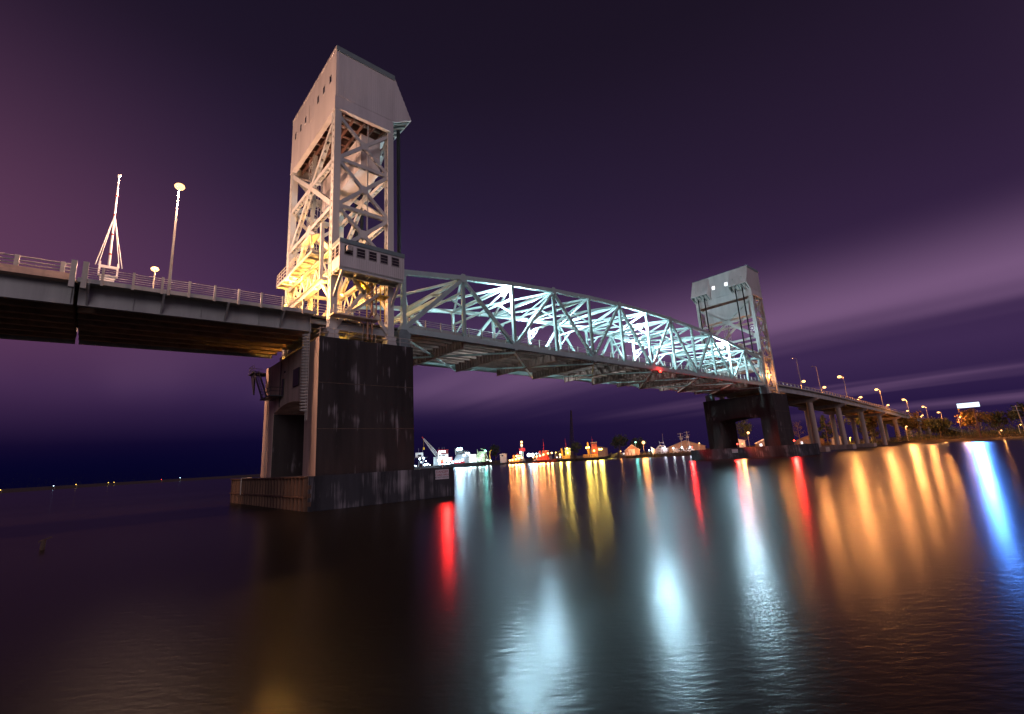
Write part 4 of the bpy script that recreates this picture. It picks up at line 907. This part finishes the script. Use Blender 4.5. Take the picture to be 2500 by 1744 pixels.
def tug(p, q, label, hullm, dk, wh, wx, wz, mast, lp, m='e_sod', col=SOD, watt=900, bm=3.6):
    W, L = frame(p, q); t = thing('tugboat', label, 'tugboat', (p[0], p[1], 0), 'tugboats at the docks')
    part('hull', hull(L, bm, 1.9, 0).map(W), hullm, t)
    part('fender_rail', MB().bar((.2,-bm*.98,1.75), (L*.78,-bm*.98,1.75), .3, .3).map(W), 'wood', t)
    x0, x1 = L*.22, L*.66; d = part('deckhouse', house(MB(), x0, x1, bm*.62, 1.6, 4.2, .3).map(W), dk, t)
    windows(d, W, -bm*.62, [x0+1+j*1.6 for j in range(int((x1-x0-1.5)/1.6))], 2.8, 3.4, .6, 'glass')
    h = part('wheelhouse', house(MB(), wx*L, wx*L+4.2, bm*.45, 4.2, wz, .25).map(W), wh, t)
    part('roof', MB().box((wx*L-.2,-bm*.5,wz), (wx*L+4.3,bm*.5,wz+.15)).map(W), 'white', h)
    windows(h, W, -bm*.45, [wx*L+.4+j*1.15 for j in range(3)], wz-1.2, wz-.4, .75, 'glass')
    part('funnel', MB().tube((wx*L-2.2,0,4.2), (wx*L-2.5,0,wz+.3), .75, .6, 12).map(W), dk, t)
    k = MB().tube((wx*L+1,0,wz), (wx*L+.8,0,mast), .12, .05); k.tube((wx*L+.2,-1,wz+(mast-wz)*.45), (wx*L+1.6,1,wz+(mast-wz)*.45), .05); part('mast', k.map(W), 'red', t)
    k = MB()
    for z in (2.5, 3.0): k.tube((1,-bm*.9,z), (L*.75,-bm*.9,z), .04)
    for j in range(10): x = 1+j*(L*.75-1)/9; k.tube((x,-bm*.9,1.7), (x,-bm*.9,3.0), .04)
    part('railing', k.map(W), 'kerb', t)
    lamps(t, W, lp, m, col, watt)
    return t, W, L
tug((226.8,222),(237.1,212.7),'low orange-lit work tug beside the white dockside shed','hull','orange','white',.5,6.6,9.5,[(1.5,-2.6,3.0),(3.6,-2.6,3.2),(6.2,-2.6,3.6),(8.6,-2.6,3.9),(11.2,-2.6,4.4),(6.8,-1,6.2)],watt=500,bm=3)
tug((234.6,201.3),(243.8,184.9),'maroon-house tug with a row of orange lamps and tall thin mast','maroon','red','maroon',.42,8.6,17.9,[(1,-2.8,4.4),(3.6,-2.8,4.8),(6.3,-2.8,5.2),(9,-2.6,5.9),(12.6,-2.6,6.6),(15.6,-2.6,6.8)],watt=600)
tug((240.6,181),(249.9,170.7),'yellow-lit tug with flat grey upper house and red mast','hull','orange','green',.4,9.4,17.1,[(1.8,-2.8,5.2),(7.2,-2.8,9.2),(7.4,-3,6.0)],'e_gold',GOLD,1100)
tug((241.8,164.8),(257.4,145.6),'largest tug with maroon wheelhouse, ochre lit deckhouse and dark bow','hull','orange','maroon',.48,12.4,16.5,[(8.4,-2.8,8.8),(10,-2.8,9.0),(13.5,-3,6.4),(17.3,-2.8,7.2),(18.8,-2.8,7.2)],'e_gold',GOLD,1000,bm=4.4)
# striped sloping deck awning on the largest tug is part of its look
def dredger():
    W, L = frame((203.7,265),(223.1,238.1)); t = thing('dredger', 'big grey-hulled work ship with blinding white floodlights over the dock', 'ship', (203.7, 265, 0))
    part('hull', MB().prism([(0,-.5), (L*.78,-.5), (L*.80,3.2), (0,3.0)], 'y', -5, 5).map(W), 'hull', t)
    part('bow_plate', MB().prism([(1.5,3.0), (14.5,3.0), (14.5,10.2), (5.0,10.2)], 'y', -4.6, 4.6).map(W), 'greyhull', t)
    part('red_skirt', MB().box((3,-5.05,3.0), (12,-4.95,4.3)).map(W), 'red', t)
    k = MB().box((15.2,-4,3.1), (21.5,4,9.6)); part('container_house', k.map(W), 'white', t)
    k = MB()
    for j in range(9): k.tube((5+j*1.2,-4.4,10.2), (5+j*1.2,-4.4,12.3), .08)
    for z in (11.2, 12.3): k.tube((5,-4.4,z), (14.6,-4.4,z), .07)
    k.bar((4.2,-4,10.2), (4.2,-4,14.6), .4); k.bar((4.2,-4,14.4), (6.5,-4,14.6), .4); part('top_gallery', k.map(W), 'kerb', t)
    k = MB().box((23,-3,3.2), (28.5,3,11.5)); part('pump_house', k.map(W), 'green', t)
    k = MB().bar((22.6,-3.2,3.2), (22.6,-3.2,13.2), .5).bar((25,-3,13.8), (29.5,-3,12.2), .5).bar((29,-3.2,12.2), (32,-3.2,3.2), .4).bar((29.2,-3,12.2), (28,-3,3.2), .3); part('derrick', k.map(W), 'green', t)
    k = MB().path([W(V((33.2,-3,2.6))), W(V((32.6,-3,9))), W(V((33.2,-3,11.2))), W(V((34.2,-3,12)))], .4); part('davit', k, 'yellow', t)
    lamps(t, W, [(6.5,-4.8,14.2),(9.2,-4.8,14.4)], 'e_cool', DCOOL, 1100, .7)
    lamps(t, W, [(2.2,-5.4,4.4),(5.4,-5.4,4.7),(7.9,-5.4,4.8),(10.4,-5.4,5.6),(11.8,-5.2,9.0),(15.6,-4.8,10.5)], 'e_blu', BLU, 420, .5)
    lamps(t, W, [(29.6,-4,11.6)], 'e_teal', TEAL, 420, .45)
    lamps(t, W, [(17,-4.6,4.2),(19.4,-4.6,8.2),(21,-4.6,5.2),(24.2,-3.6,4.6),(26.8,-3.6,8.4),(13.4,-4.8,10.9),(30.6,-4,4.4),(33.6,-4,3.6)], 'e_cool', (.8, .98, 1), 120, .3)
    light(tuple(W(V((18.3,-7,7)))), DCOOL, 400, .5, t); light(tuple(W(V((25.5,-7,6)))), (.8, 1, .7), 350, .5, t)
dredger()
def ferry():
    W, L = frame((196.1,276),(206.5,269.1)); t = thing('workboat', 'white multi-deck workboat with lit window bands left of the grey dredger', 'ship', (196.1, 276, 0))
    part('hull', hull(L, 4, 2.6, 0, False).map(W), 'hull', t)
    for z0, z1, a, b in ((2.6,5.4,.5,.99), (5.6,8.4,.8,.97), (8.6,11.2,.4,.75), (11.4,14.6,.5,7.8/L)):
        a = .5 if z0 < 11 else .6; b = L*.98 if z0 < 8 else L*.72
        d = part('deckhouse', MB().box((a,-3.4,z0), (b,3.4,z1)).map(W), 'white' if z0 < 11 else 'maroon', t)
        windows(d, W, -3.42, [a+.6+j*1.5 for j in range(int((b-a-1)/1.5))], z0+.9, z1-.5, 1.15, 'e_deck' if z0 in (5.6, 11.4) else 'glass')
    part('roof', MB().box((.2,-3.7,14.6), (L*.74,3.7,14.85)).map(W), 'red', t)
    k = MB()
    for x in (1.5, 4, 6): k.tube((x,0,14.8), (x,0,17), .08)
    part('mast', k.map(W), 'kerb', t)
    lamps(t, W, [(2.0,-4.4,3.6),(5.4,-4.4,3.7),(9,-4.4,3.9)], 'e_blu', BLU, 420, .5)
    lamps(t, W, [(10.6,-4.2,6.6)], 'e_red', RED, 200, .6)
    lamps(t, W, [(.6,-4,6.2),(3.4,-4,9.2),(6.8,-4,9.2),(1.6,-4,12.0),(8.2,-4,6.0)], 'e_cool', (.85, .95, 1), 120, .28)
ferry()
def crane_barge():
    W, L = frame((181,285.3),(197.6,275)); t = thing('crane_barge', 'blue-lit crane barge at the near fender edge with small white cabin', 'barge', (181, 285.3, 0))
    part('hull', MB().prism([(-4,-.4), (L,-.4), (L,2.2), (-4,2.2)], 'y', -5, 5).map(W), 'hull', t)
    part('upper_deck', MB().box((-4,-4.5,9.2), (10,4.5,9.6)).map(W), 'hull', t)
    c = part('cabin', MB().box((0,-2.5,9.6), (6.2,2.5,13.4)).map(W), 'white', t)
    windows(c, W, -2.53, [1.8], 10.2, 11.8, 3.0, 'glass')
    for x in (-2, 2.4, 5.6): part('strut', MB().bar((x,-4,2.2), (x+1,-4,9.2), .5).map(W), 'greyhull', t)
    for x in (2.6, 5.8): part('antenna', MB().tube((x,0,13.4), (x,0,17), .07).map(W), 'kerb', t)
    lamps(t, W, [(-1.5,-5,3.2),(7.4,-5,3.4),(9.4,-5,3.8),(3.5,-4.6,8.4),(6.6,-4.6,8.8)], 'e_blu', BLU, 420, .5)
    lamps(t, W, [(.4,-5,2.9),(4.6,-5,5.6),(8.4,-5,6.4),(11.5,-5,3.2),(-3,-5,6.2)], 'e_blu', (.7, .9, 1), 150, .3)
    a, b = W(V((L-.6,0,9.0))), V((186.7,281.8,24.8)); cr = thing('barge_crane', 'white lattice crane boom with red tip leaning left over the barge', 'crane', tuple(W(V((L-2,0,2.2)))))
    part('crane_house', MB().box((L-5,-2.2,2.2), (L+.5,2.2,9.2)).map(W), 'greyhull', cr)
    d = (b-a).normalized(); sx = d.cross(V((.6,.8,0))).normalized(); sy = d.cross(sx); k = MB(); n = 14; prev = None
    for j in range(n+1):
        f = j/n; w = .35+1.1*math.sin(math.pi*min(1, f*.75+.25))**.8*(1-f*.55); c = a.lerp(b, f); cur = [c+sx*w*i+sy*w*jj for i, jj in ((-1,-1),(1,-1),(1,1),(-1,1))]
        if prev:
            for i in range(4): k.bar(prev[i], cur[i], .2); k.bar(prev[i], cur[(i+1) % 4], .14); k.bar(cur[i], cur[(i+1) % 4], .14)
        prev = cur
    part('boom', k, 'white', cr); part('boom_tip', MB().bar(b, b+d*2.0, .9, .7), 'red', cr)
    part('hook_block', MB().tube(b+V((0,0,-.5)), b+V((0,0,-7)), .06).box((b.x-.5,b.y-.5,b.z-9), (b.x+.5,b.y+.5,b.z-7)), 'yellow', cr)
    light(tuple(W(V((L-6,-9,6)))), DCOOL, 900, .5, cr)
crane_barge()
# tall dark lattice crane mast behind the tugs
def mast_crane():
    t = thing('lattice_crane', 'tall dark lattice crane mast rising behind the yellow-lit tug', 'crane', (292.5, 213, 2)); k = MB(); n = 20; prev = None
    for j in range(n+1):
        f = j/n; w = 2.6*(1-f)+.5; z = 3+40*f; x, y = 292.5+1.6*f, 213-1.8*f; cur = [V((x+w*i,y+w*q,z)) for i, q in ((-.5,-.5),(.5,-.5),(.5,.5),(-.5,.5))]
        if prev:
            for i in range(4): k.bar(prev[i], cur[i], .34); k.bar(prev[i], cur[(i+1) % 4], .2)
        prev = cur
    part('mast', k, 'hull', t); part('base', MB().box((290,210.5,1), (295,215.5,4)), 'hull', t)
mast_crane()
def light_tower():
    t = thing('dock_light_tower', 'red and white dock tower with two orange stars above a green lamp', 'light tower', (236, 215.5, 1))
    k = MB()
    for x, y in ((-.8,-.8),(.8,-.8),(.8,.8),(-.8,.8)): k.bar((236+x*1.2,215.5+y*1.2,1), (236+x*.6,215.5+y*.6,16.4), .16)
    for j in range(7): z = 2.5+j*2; w = 1.0-.07*j; k.bar((236-w,215.5-w,z), (236+w,215.5-w,z+2), .1); k.bar((236-w,215.5+w,z), (236-w,215.5-w,z+2), .1)
    part('lattice', k, 'white', t); part('red_platform', MB().box((234.6,214,9.5), (238.4,217,12)), 'red', t)
    I = lambda v: v
    lamps(t, I, [(235,214,16.8),(235,214,14.2)], 'e_sod', SOD, 300, .5); lamps(t, I, [(233.5,214,8.6)], 'e_teal', TEAL, 400, .55)
    lamps(t, I, [(238.2,209.8,6.4),(239.8,207.2,6.2)], 'e_cool', (1, .9, 1), 700, .8)
light_tower()

# ------------------------------------------------------------------ buildings and street furniture on the town bank
def gable(name, label, p, q, depth, ze, zr, wall, roof, cat='building', doors=()):
    W, L = frame(p, q); t = thing(name, label, cat, (p[0], p[1], 2))
    part('wall', MB().prism([(0,1.5), (L,1.5), (L,ze), (L/2,zr), (0,ze)], 'y', 0, depth).map(W), wall, t)
    k = MB()
    for s in (0, 1):
        x0, x1 = (-.4, L/2) if s == 0 else (L+.4, L/2); k.add([(x0,-.5,ze-.1),(x1,-.5,zr+.2),(x1,depth+.5,zr+.2),(x0,depth+.5,ze-.1),(x0,-.5,ze-.3),(x1,-.5,zr),(x1,depth+.5,zr),(x0,depth+.5,ze-.3)], [(0,1,2,3),(7,6,5,4),(0,4,5,1),(3,2,6,7),(0,3,7,4)])
    part('roof', k.map(W), roof, t)
    for a, b, z0, z1, m in doors: part('door' if z0 < 2.2 else 'window', MB().box((a,-.08,z0), (b,-.01,z1)).map(W), m, t)
    return t, W, L
gable('boathouse', 'small gabled boathouse with pale roller door lit by the orange dock lamp', (251.2,128.6), (256.8,120.6), 12, 5.2, 8.8, 'brick', 'white', 'boathouse', [(2.4,6.6,2.1,5.9,'white'), (1.0,1.8,2.1,4.0,'white')])
gable('warehouse', 'long tan warehouse with low gable roof behind the yacht', (274.7,110.9), (286.5,89.3), 30, 5.5, 9.6, 'brick', 'roof', 'warehouse', [(4,7,2.1,5,'white'), (14,15,5,6,'glass')])
gable('white_shed', 'small white dockside shed with a square window', (226.4,231), (228.6,227), 3, 8.4, 8.7, 'white', 'white', 'shed', [(1.4,2.8,6.6,7.5,'glass')])
gable('white_house', 'small white house seen through the far pier opening', (303,80), (308,72), 9, 7.5, 8.5, 'white', 'white', 'house', [(2,3,4,5.4,'glass')])
gable('porch_house', 'low cream house with lit porch seen through the far pier opening', (298,60), (304,51), 8, 5, 7.4, 'brick', 'white', 'house', [(1,2.4,2.5,4.5,'e_win'), (5,6.5,2.5,4.5,'e_win')])
gable('cottage', 'cream cottage between the far pier and the first viaduct pier', (300,38), (306,25), 9, 5.0, 7.6, 'brick', 'roof', 'house', [(2,3,2.8,4.4,'e_win'), (8,9,2.8,4.4,'glass')])
gable('bungalow', 'white bungalow under the viaduct between the second and third piers', (297.6,19), (300,12), 9, 5.2, 6.5, 'white', 'roof', 'house', [(2,3,3,4.4,'glass')])
gable('brick_house', 'orange-lit brick house on the right bank near the right edge', (331,-60), (327,-84), 9, 5.0, 7.6, 'brick', 'roof', 'house', [(3,4.4,3,4.6,'glass'), (9,11,2.1,4.8,'white'), (15,16.4,3,4.6,'e_win')])
def yacht():
    W, L = frame((256.6,111.6),(262.2,102.3)); W0 = W; W = lambda v: W0(V((L-v.x, v.y, v.z+1.6))); t = thing('motor_yacht', 'white motor yacht on stands ashore beside the orange dock lamp', 'yacht', (256.6,111.6,2))
    part('hull', hull(L, 2.2, 3.6, 0).map(W), 'white', t)
    c = part('cabin', MB().prism([(1.5,3.4), (L*.72,3.4), (L*.55,5.4), (1.8,5.4)], 'y', -1.7, 1.7).map(W), 'white', t); windows(c, W, 1.72, [2.4, 4.2], 4.1, 4.9, 1.4, 'glass'); windows(c, W, -1.72, [2.4, 4.2], 4.1, 4.9, 1.4, 'glass')
    k = MB()
    for x, y in ((2.2,-1.3),(4.8,-1.3),(4.8,1.3),(2.2,1.3)): k.tube((x,y,5.4), (x+.4,y*.6,8.4), .07)
    k.box((2.4,-1,7.2), (5.2,1,7.35)); part('flybridge', k.map(W), 'white', t); part('antenna', MB().tube((3,0,7.3), (2.6,0,13), .05).map(W), 'kerb', t)
    k = MB()
    for x in (2, L*.6):
        for y in (-1.2, 1.2): k.bar((x,y,-.6), (x,y*.6,.6), .14)
    part('stand', k.map(W), 'wood', t)
yacht()
for j, (x, y, lb) in enumerate(((263,96,'white van parked nearest the yacht below the warehouse'), (264.5,91,'white van parked farther right below the warehouse'))):
    t = thing('parked_van', lb, 'van', (x, y, 2), 'vans parked on the dock'); W, L = frame((x, y), (x+1.7, y-4.4))
    part('body', MB().prism([(0,2.4), (4.7,2.4), (4.7,3.3), (4.0,3.5), (3.4,4.4), (.1,4.4)], 'y', -.95, .95).map(W), 'white', t)
    for a in (.9, 3.8):
        for s in (-.9, .9): part('wheel', MB().tube(W(V((a,s-.1,2.35))), W(V((a,s+.1,2.35))), .35, n=12), 'dark', t)
    windows(t, W, -.97, [.5, 1.9], 3.5, 4.2, 1.1, 'glass')
def dock_lamp(x, y, z, label, m, col, watt, r=.5, z0=1.8):
    t = thing('dock_lamp', label, 'lamp post', (x, y, z0), 'lamp posts on the banks')
    part('pole', MB().tube((x,y,z0-.5), (x,y,z-.1), .14, .09), 'kerb', t); part('arm', MB().tube((x,y,z-.12), (x-.7,y-.7,z+.25), .06), 'kerb', t); part('lens', MB().ball((x-.8,y-.8,z), r, 10, 7), m, t); light((x-.9,y-.9,z), col, watt, r*1.3, t)
dock_lamp(254.1,115.5,9.7,'brightest orange lamp post on the dock between boathouse and yacht','e_sod',SOD,4500,1.05)
dock_lamp(256.5,123.2,10.4,'blue-green lamp just above the boathouse roof','e_teal',TEAL,1200,.45)
dock_lamp(302.1,67,12,'orange lamp framed by the far pier opening','e_sod',SOD,1500,.8)
dock_lamp(213.5,263,10.2,'thin unlit-looking lamp post right of the dredger','e_cool',DCOOL,120,.25)
dock_lamp(310,58,13,'small magenta-white lamp at the right of the far pier opening','e_cool',(1,.7,1),300,.3)
dock_lamp(330,18,5,'low golden lamp under the viaduct beside the yellow tree','e_gold',GOLD,2500,.25)
dock_lamp(305,-14,9,'orange lamp among the trees under the viaduct','e_sod',SOD,1500,.3)
dock_lamp(322,-34,12,'orange lamp behind the shrubs at the viaduct foot','e_sod',SOD,1500,.35)
dock_lamp(318,-66,7,'orange lamp in front of the brick house','e_sod',SOD,1500,.35)
dock_lamp(288,-56,6,'low golden lamp on the right waterfront','e_gold',GOLD,160,.2)
dock_lamp(370,-33,12,'cool white lamp at the lower end of the viaduct','e_cool',DCOOL,900,.6)
dock_lamp(365,-45,10,'dim blue-white lamp left of the billboard pole','e_blu',BLU,300,.4)
for x, y, z, lb, m, c, w, r in (
    (262,140,5,'orange lamp at the foot of the gangway','e_sod',SOD,260,.4), (256,113,4.5,'low white lamp under the yacht bow','e_cool',DCOOL,160,.35), (260,104,5,'white lamp between yacht and warehouse','e_cool',(1,.85,1),300,.45),
    (262,99,5,'first of three white lamps along the warehouse front','e_cool',(1,.9,1),260,.4), (264,94,5,'second of three white lamps along the warehouse front','e_cool',(1,.9,1),260,.4), (265,89,5,'third of three white lamps along the warehouse front','e_cool',(1,.9,1),260,.4),
    (268,84,7,'orange lamp at the right end of the warehouse','e_sod',SOD,500,.4), (240,203,7,'white lamp on the quay behind the maroon-house tug','e_cool',(1,.9,1),240,.4), (246,188,7,'amber lamp on the quay between two tugs','e_gold',GOLD,260,.4),
    (231,232,6,'small teal lamp beside the white dockside shed','e_teal',TEAL,160,.35), (222,250,5,'white lamp on the quay right of the dredger','e_cool',DCOOL,200,.4), (302,56,5.5,'white lamp at the porch house','e_cool',(1,.9,.8),260,.35),
    (304,34,5,'amber lamp beside the cottage','e_gold',GOLD,420,.35), (303,9,5,'amber lamp beside the bungalow','e_gold',GOLD,420,.35), (322,-84,6,'amber lamp at the right end of the brick house','e_gold',GOLD,300,.35), (300,-49,4,'low orange lamp on the bank under the billboard','e_sod',SOD,300,.3)):
    dock_lamp(x, y, z, lb, m, c, w, r)
for j, (p, q, d, h, wl, lb) in enumerate((((268,232),(274,222),10,9,'greyhull','long dim quay shed behind the white dockside shed'), ((262,205),(268,193),10,8.5,'wood','dark quay shed behind the maroon-house tug'), ((262,222),(265,215),8,6.5,'white','low pale quay office behind the dock tower'), ((275,180),(281,168),10,10,'brick','tan quay shed behind the largest tug'), ((258,137),(261,130),6,4.4,'greyhull','low blue-grey hut left of the boathouse'))):
    gable('quay_shed', lb, p, q, d, h-1.5, h, wl, 'roof', 'shed', [(1.5,2.6,2.8,3.8,'e_win'), (4.2,5.4,2.8,3.8,'e_win')])
for j, (x, y, h, lb) in enumerate(((266.6,95,14.4,'timber utility pole with two crossarms above the warehouse left half'), (267.4,89.6,15.1,'leaning timber utility pole with transformer above the warehouse right half'), (280,98.5,12,'shorter distant utility pole behind the warehouse'), (297,-57.5,15,'stout leaning pole at the right edge of the view'), (350,-40,16,'short pale utility pole left of the billboard'))):
    t = thing('utility_pole', lb, 'utility pole', (x, y, 2), 'timber utility poles'); dx, dy = (-.9, .8) if j in (1, 3) else (0, 0)
    part('pole', MB().tube((x,y,1), (x+dx,y+dy,h), .26 if j == 3 else .17, .12), 'kerb', t)
    for q in range(2): part('crossarm', MB().bar((x+dx-1.0,y+dy+1.4,h-.6-q*1.8), (x+dx+1.0,y+dy-1.4,h-.6-q*1.8), .14), 'kerb', t)
    if j in (0, 1): part('transformer', MB().tube((x+dx-.5,y+dy,h-4.2), (x+dx-.5,y+dy,h-3.0), .42).tube((x+dx+.4,y+dy-.5,h-4.2), (x+dx+.4,y+dy-.5,h-3.0), .42), 'kerb', t)
def billboard():
    a, b = V((276.9,-38.7,0)), V((277.6,-46.3,0)); t = thing('billboard', 'brilliant blue-white floodlit billboard on a single pole on the right bank', 'billboard', (277.4,-43.8,2)); c = V((277.4,-43.6,0)); d = (b-a).normalized()
    n = V((d.y,-d.x,0)); n = n if n.x < 0 else -n
    part('pole', MB().tube((278.2,-43.9,1), (278.2,-43.9,14.9), .32, .28, 12), 'rust', t)
    p = part('frame', MB().bar(a+V((0,0,16.15)), b+V((0,0,16.15)), .3, 2.2), 'girder', t)
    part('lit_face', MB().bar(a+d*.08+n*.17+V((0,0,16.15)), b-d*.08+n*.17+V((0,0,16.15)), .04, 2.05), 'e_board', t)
    part('catwalk', MB().bar(a+n*.6+V((0,0,14.95)), b+n*.6+V((0,0,14.95)), .7, .08), 'girder', t)
    spot(tuple((a+b)/2+n*.6+V((0,0,16.2))), n+V((0,0,-.5)), (.09, .28, 1.0), 60000, .8, t, 50, .12)
billboard()
# floating dock with gangway, fences and mooring piles
t = thing('floating_dock', 'pale gangway and floating dock right of the largest tug', 'jetty', (247,141,0)); W, L = frame((258.5,143.5),(252.5,131.5))
part('pontoon', MB().box((0,-5,-.2), (8,-2,.7)).map(W), 'green', t); k = MB()
for y in (-2.4, -1.2): k.bar((0,y,.9), (9,y,3.0), .12); k.bar((0,y,1.9), (9,y,4.0), .12)
for j in range(8): k.bar((j*1.2,-2.4,1+j*.27), (j*1.2,-2.4,1.95+j*.27), .08)
part('gangway', k.map(W), 'kerb', t)
for j, (x, y, h) in enumerate(((257.2,144.6,4.6), (252,134,5.6), (249.5,122.5,5.0), (246,110,4.2), (244,92,4.2), (243,83,3.9))):
    tag(MB().tube((x,y,-1), (x+.05,y,h), .28, .24, 10).tube((x+.05,y,h), (x+.05,y,h+.3), .3, .05, 10).obj('mooring_pile', 'wood'), '%s mooring pile from the left along the boathouse waterfront' % ORD[j], 'pile', 'mooring piles along the waterfront')
t = thing('dock_wall', 'dark timber bulkhead along the water below boathouse and yacht', 'quay wall', (250,115,0)); k = MB()
for a, b in (((259,133), (246.5,99)), ((246.5,99), (252,72))): k.bar((a[0],a[1],.6), (b[0],b[1],.6), .5, 2.6)
part('planking', k, 'wood', t); k = MB()
for j in range(20): f = j/19; k.tube((259-12.5*f-.4,133-34*f,-.5), (259-12.5*f-.4,133-34*f,2.6), .16)
part('piling', k, 'wood', t)
# dim lamps across the river on the left
for j, (px, py, z, m, c, w, lb) in enumerate(((-78,581,3,'e_gold',GOLD,14,'dim amber shore lamp at the very left edge'), (-45,640,4,'e_blu',BLU,22,'blue-white shore lamp on the far left bank'), (-28,690,4,'e_gold',GOLD,14,'dim amber shore lamp right of the blue-white one'), (2,745,4,'e_gold',GOLD,14,'dim amber shore lamp, left of a close pair'), (8,756,4,'e_gold',GOLD,14,'dim amber shore lamp, right of a close pair'), (62,798,4,'e_red',RED,30,'small red lamp on the dark far left shore'), (84,796,5,'e_cool',DCOOL,12,'small white lamp right of the red one on the far left shore'))):
    dock_lamp(px, py, z, lb, m, c, w, .32, 1)
tag(MB().tube((-23.5,-22.5,-1), (-23.45,-22.45,.62), .15, .11, 10).bar((-23.7,-22.5,.5), (-23.1,-22.45,.72), .07).obj('mooring_stump', 'wood'), 'broken dark mooring stump in the water at the far left', 'pile')
for o in THINGS:
    if '_w' in o: del o['_w']
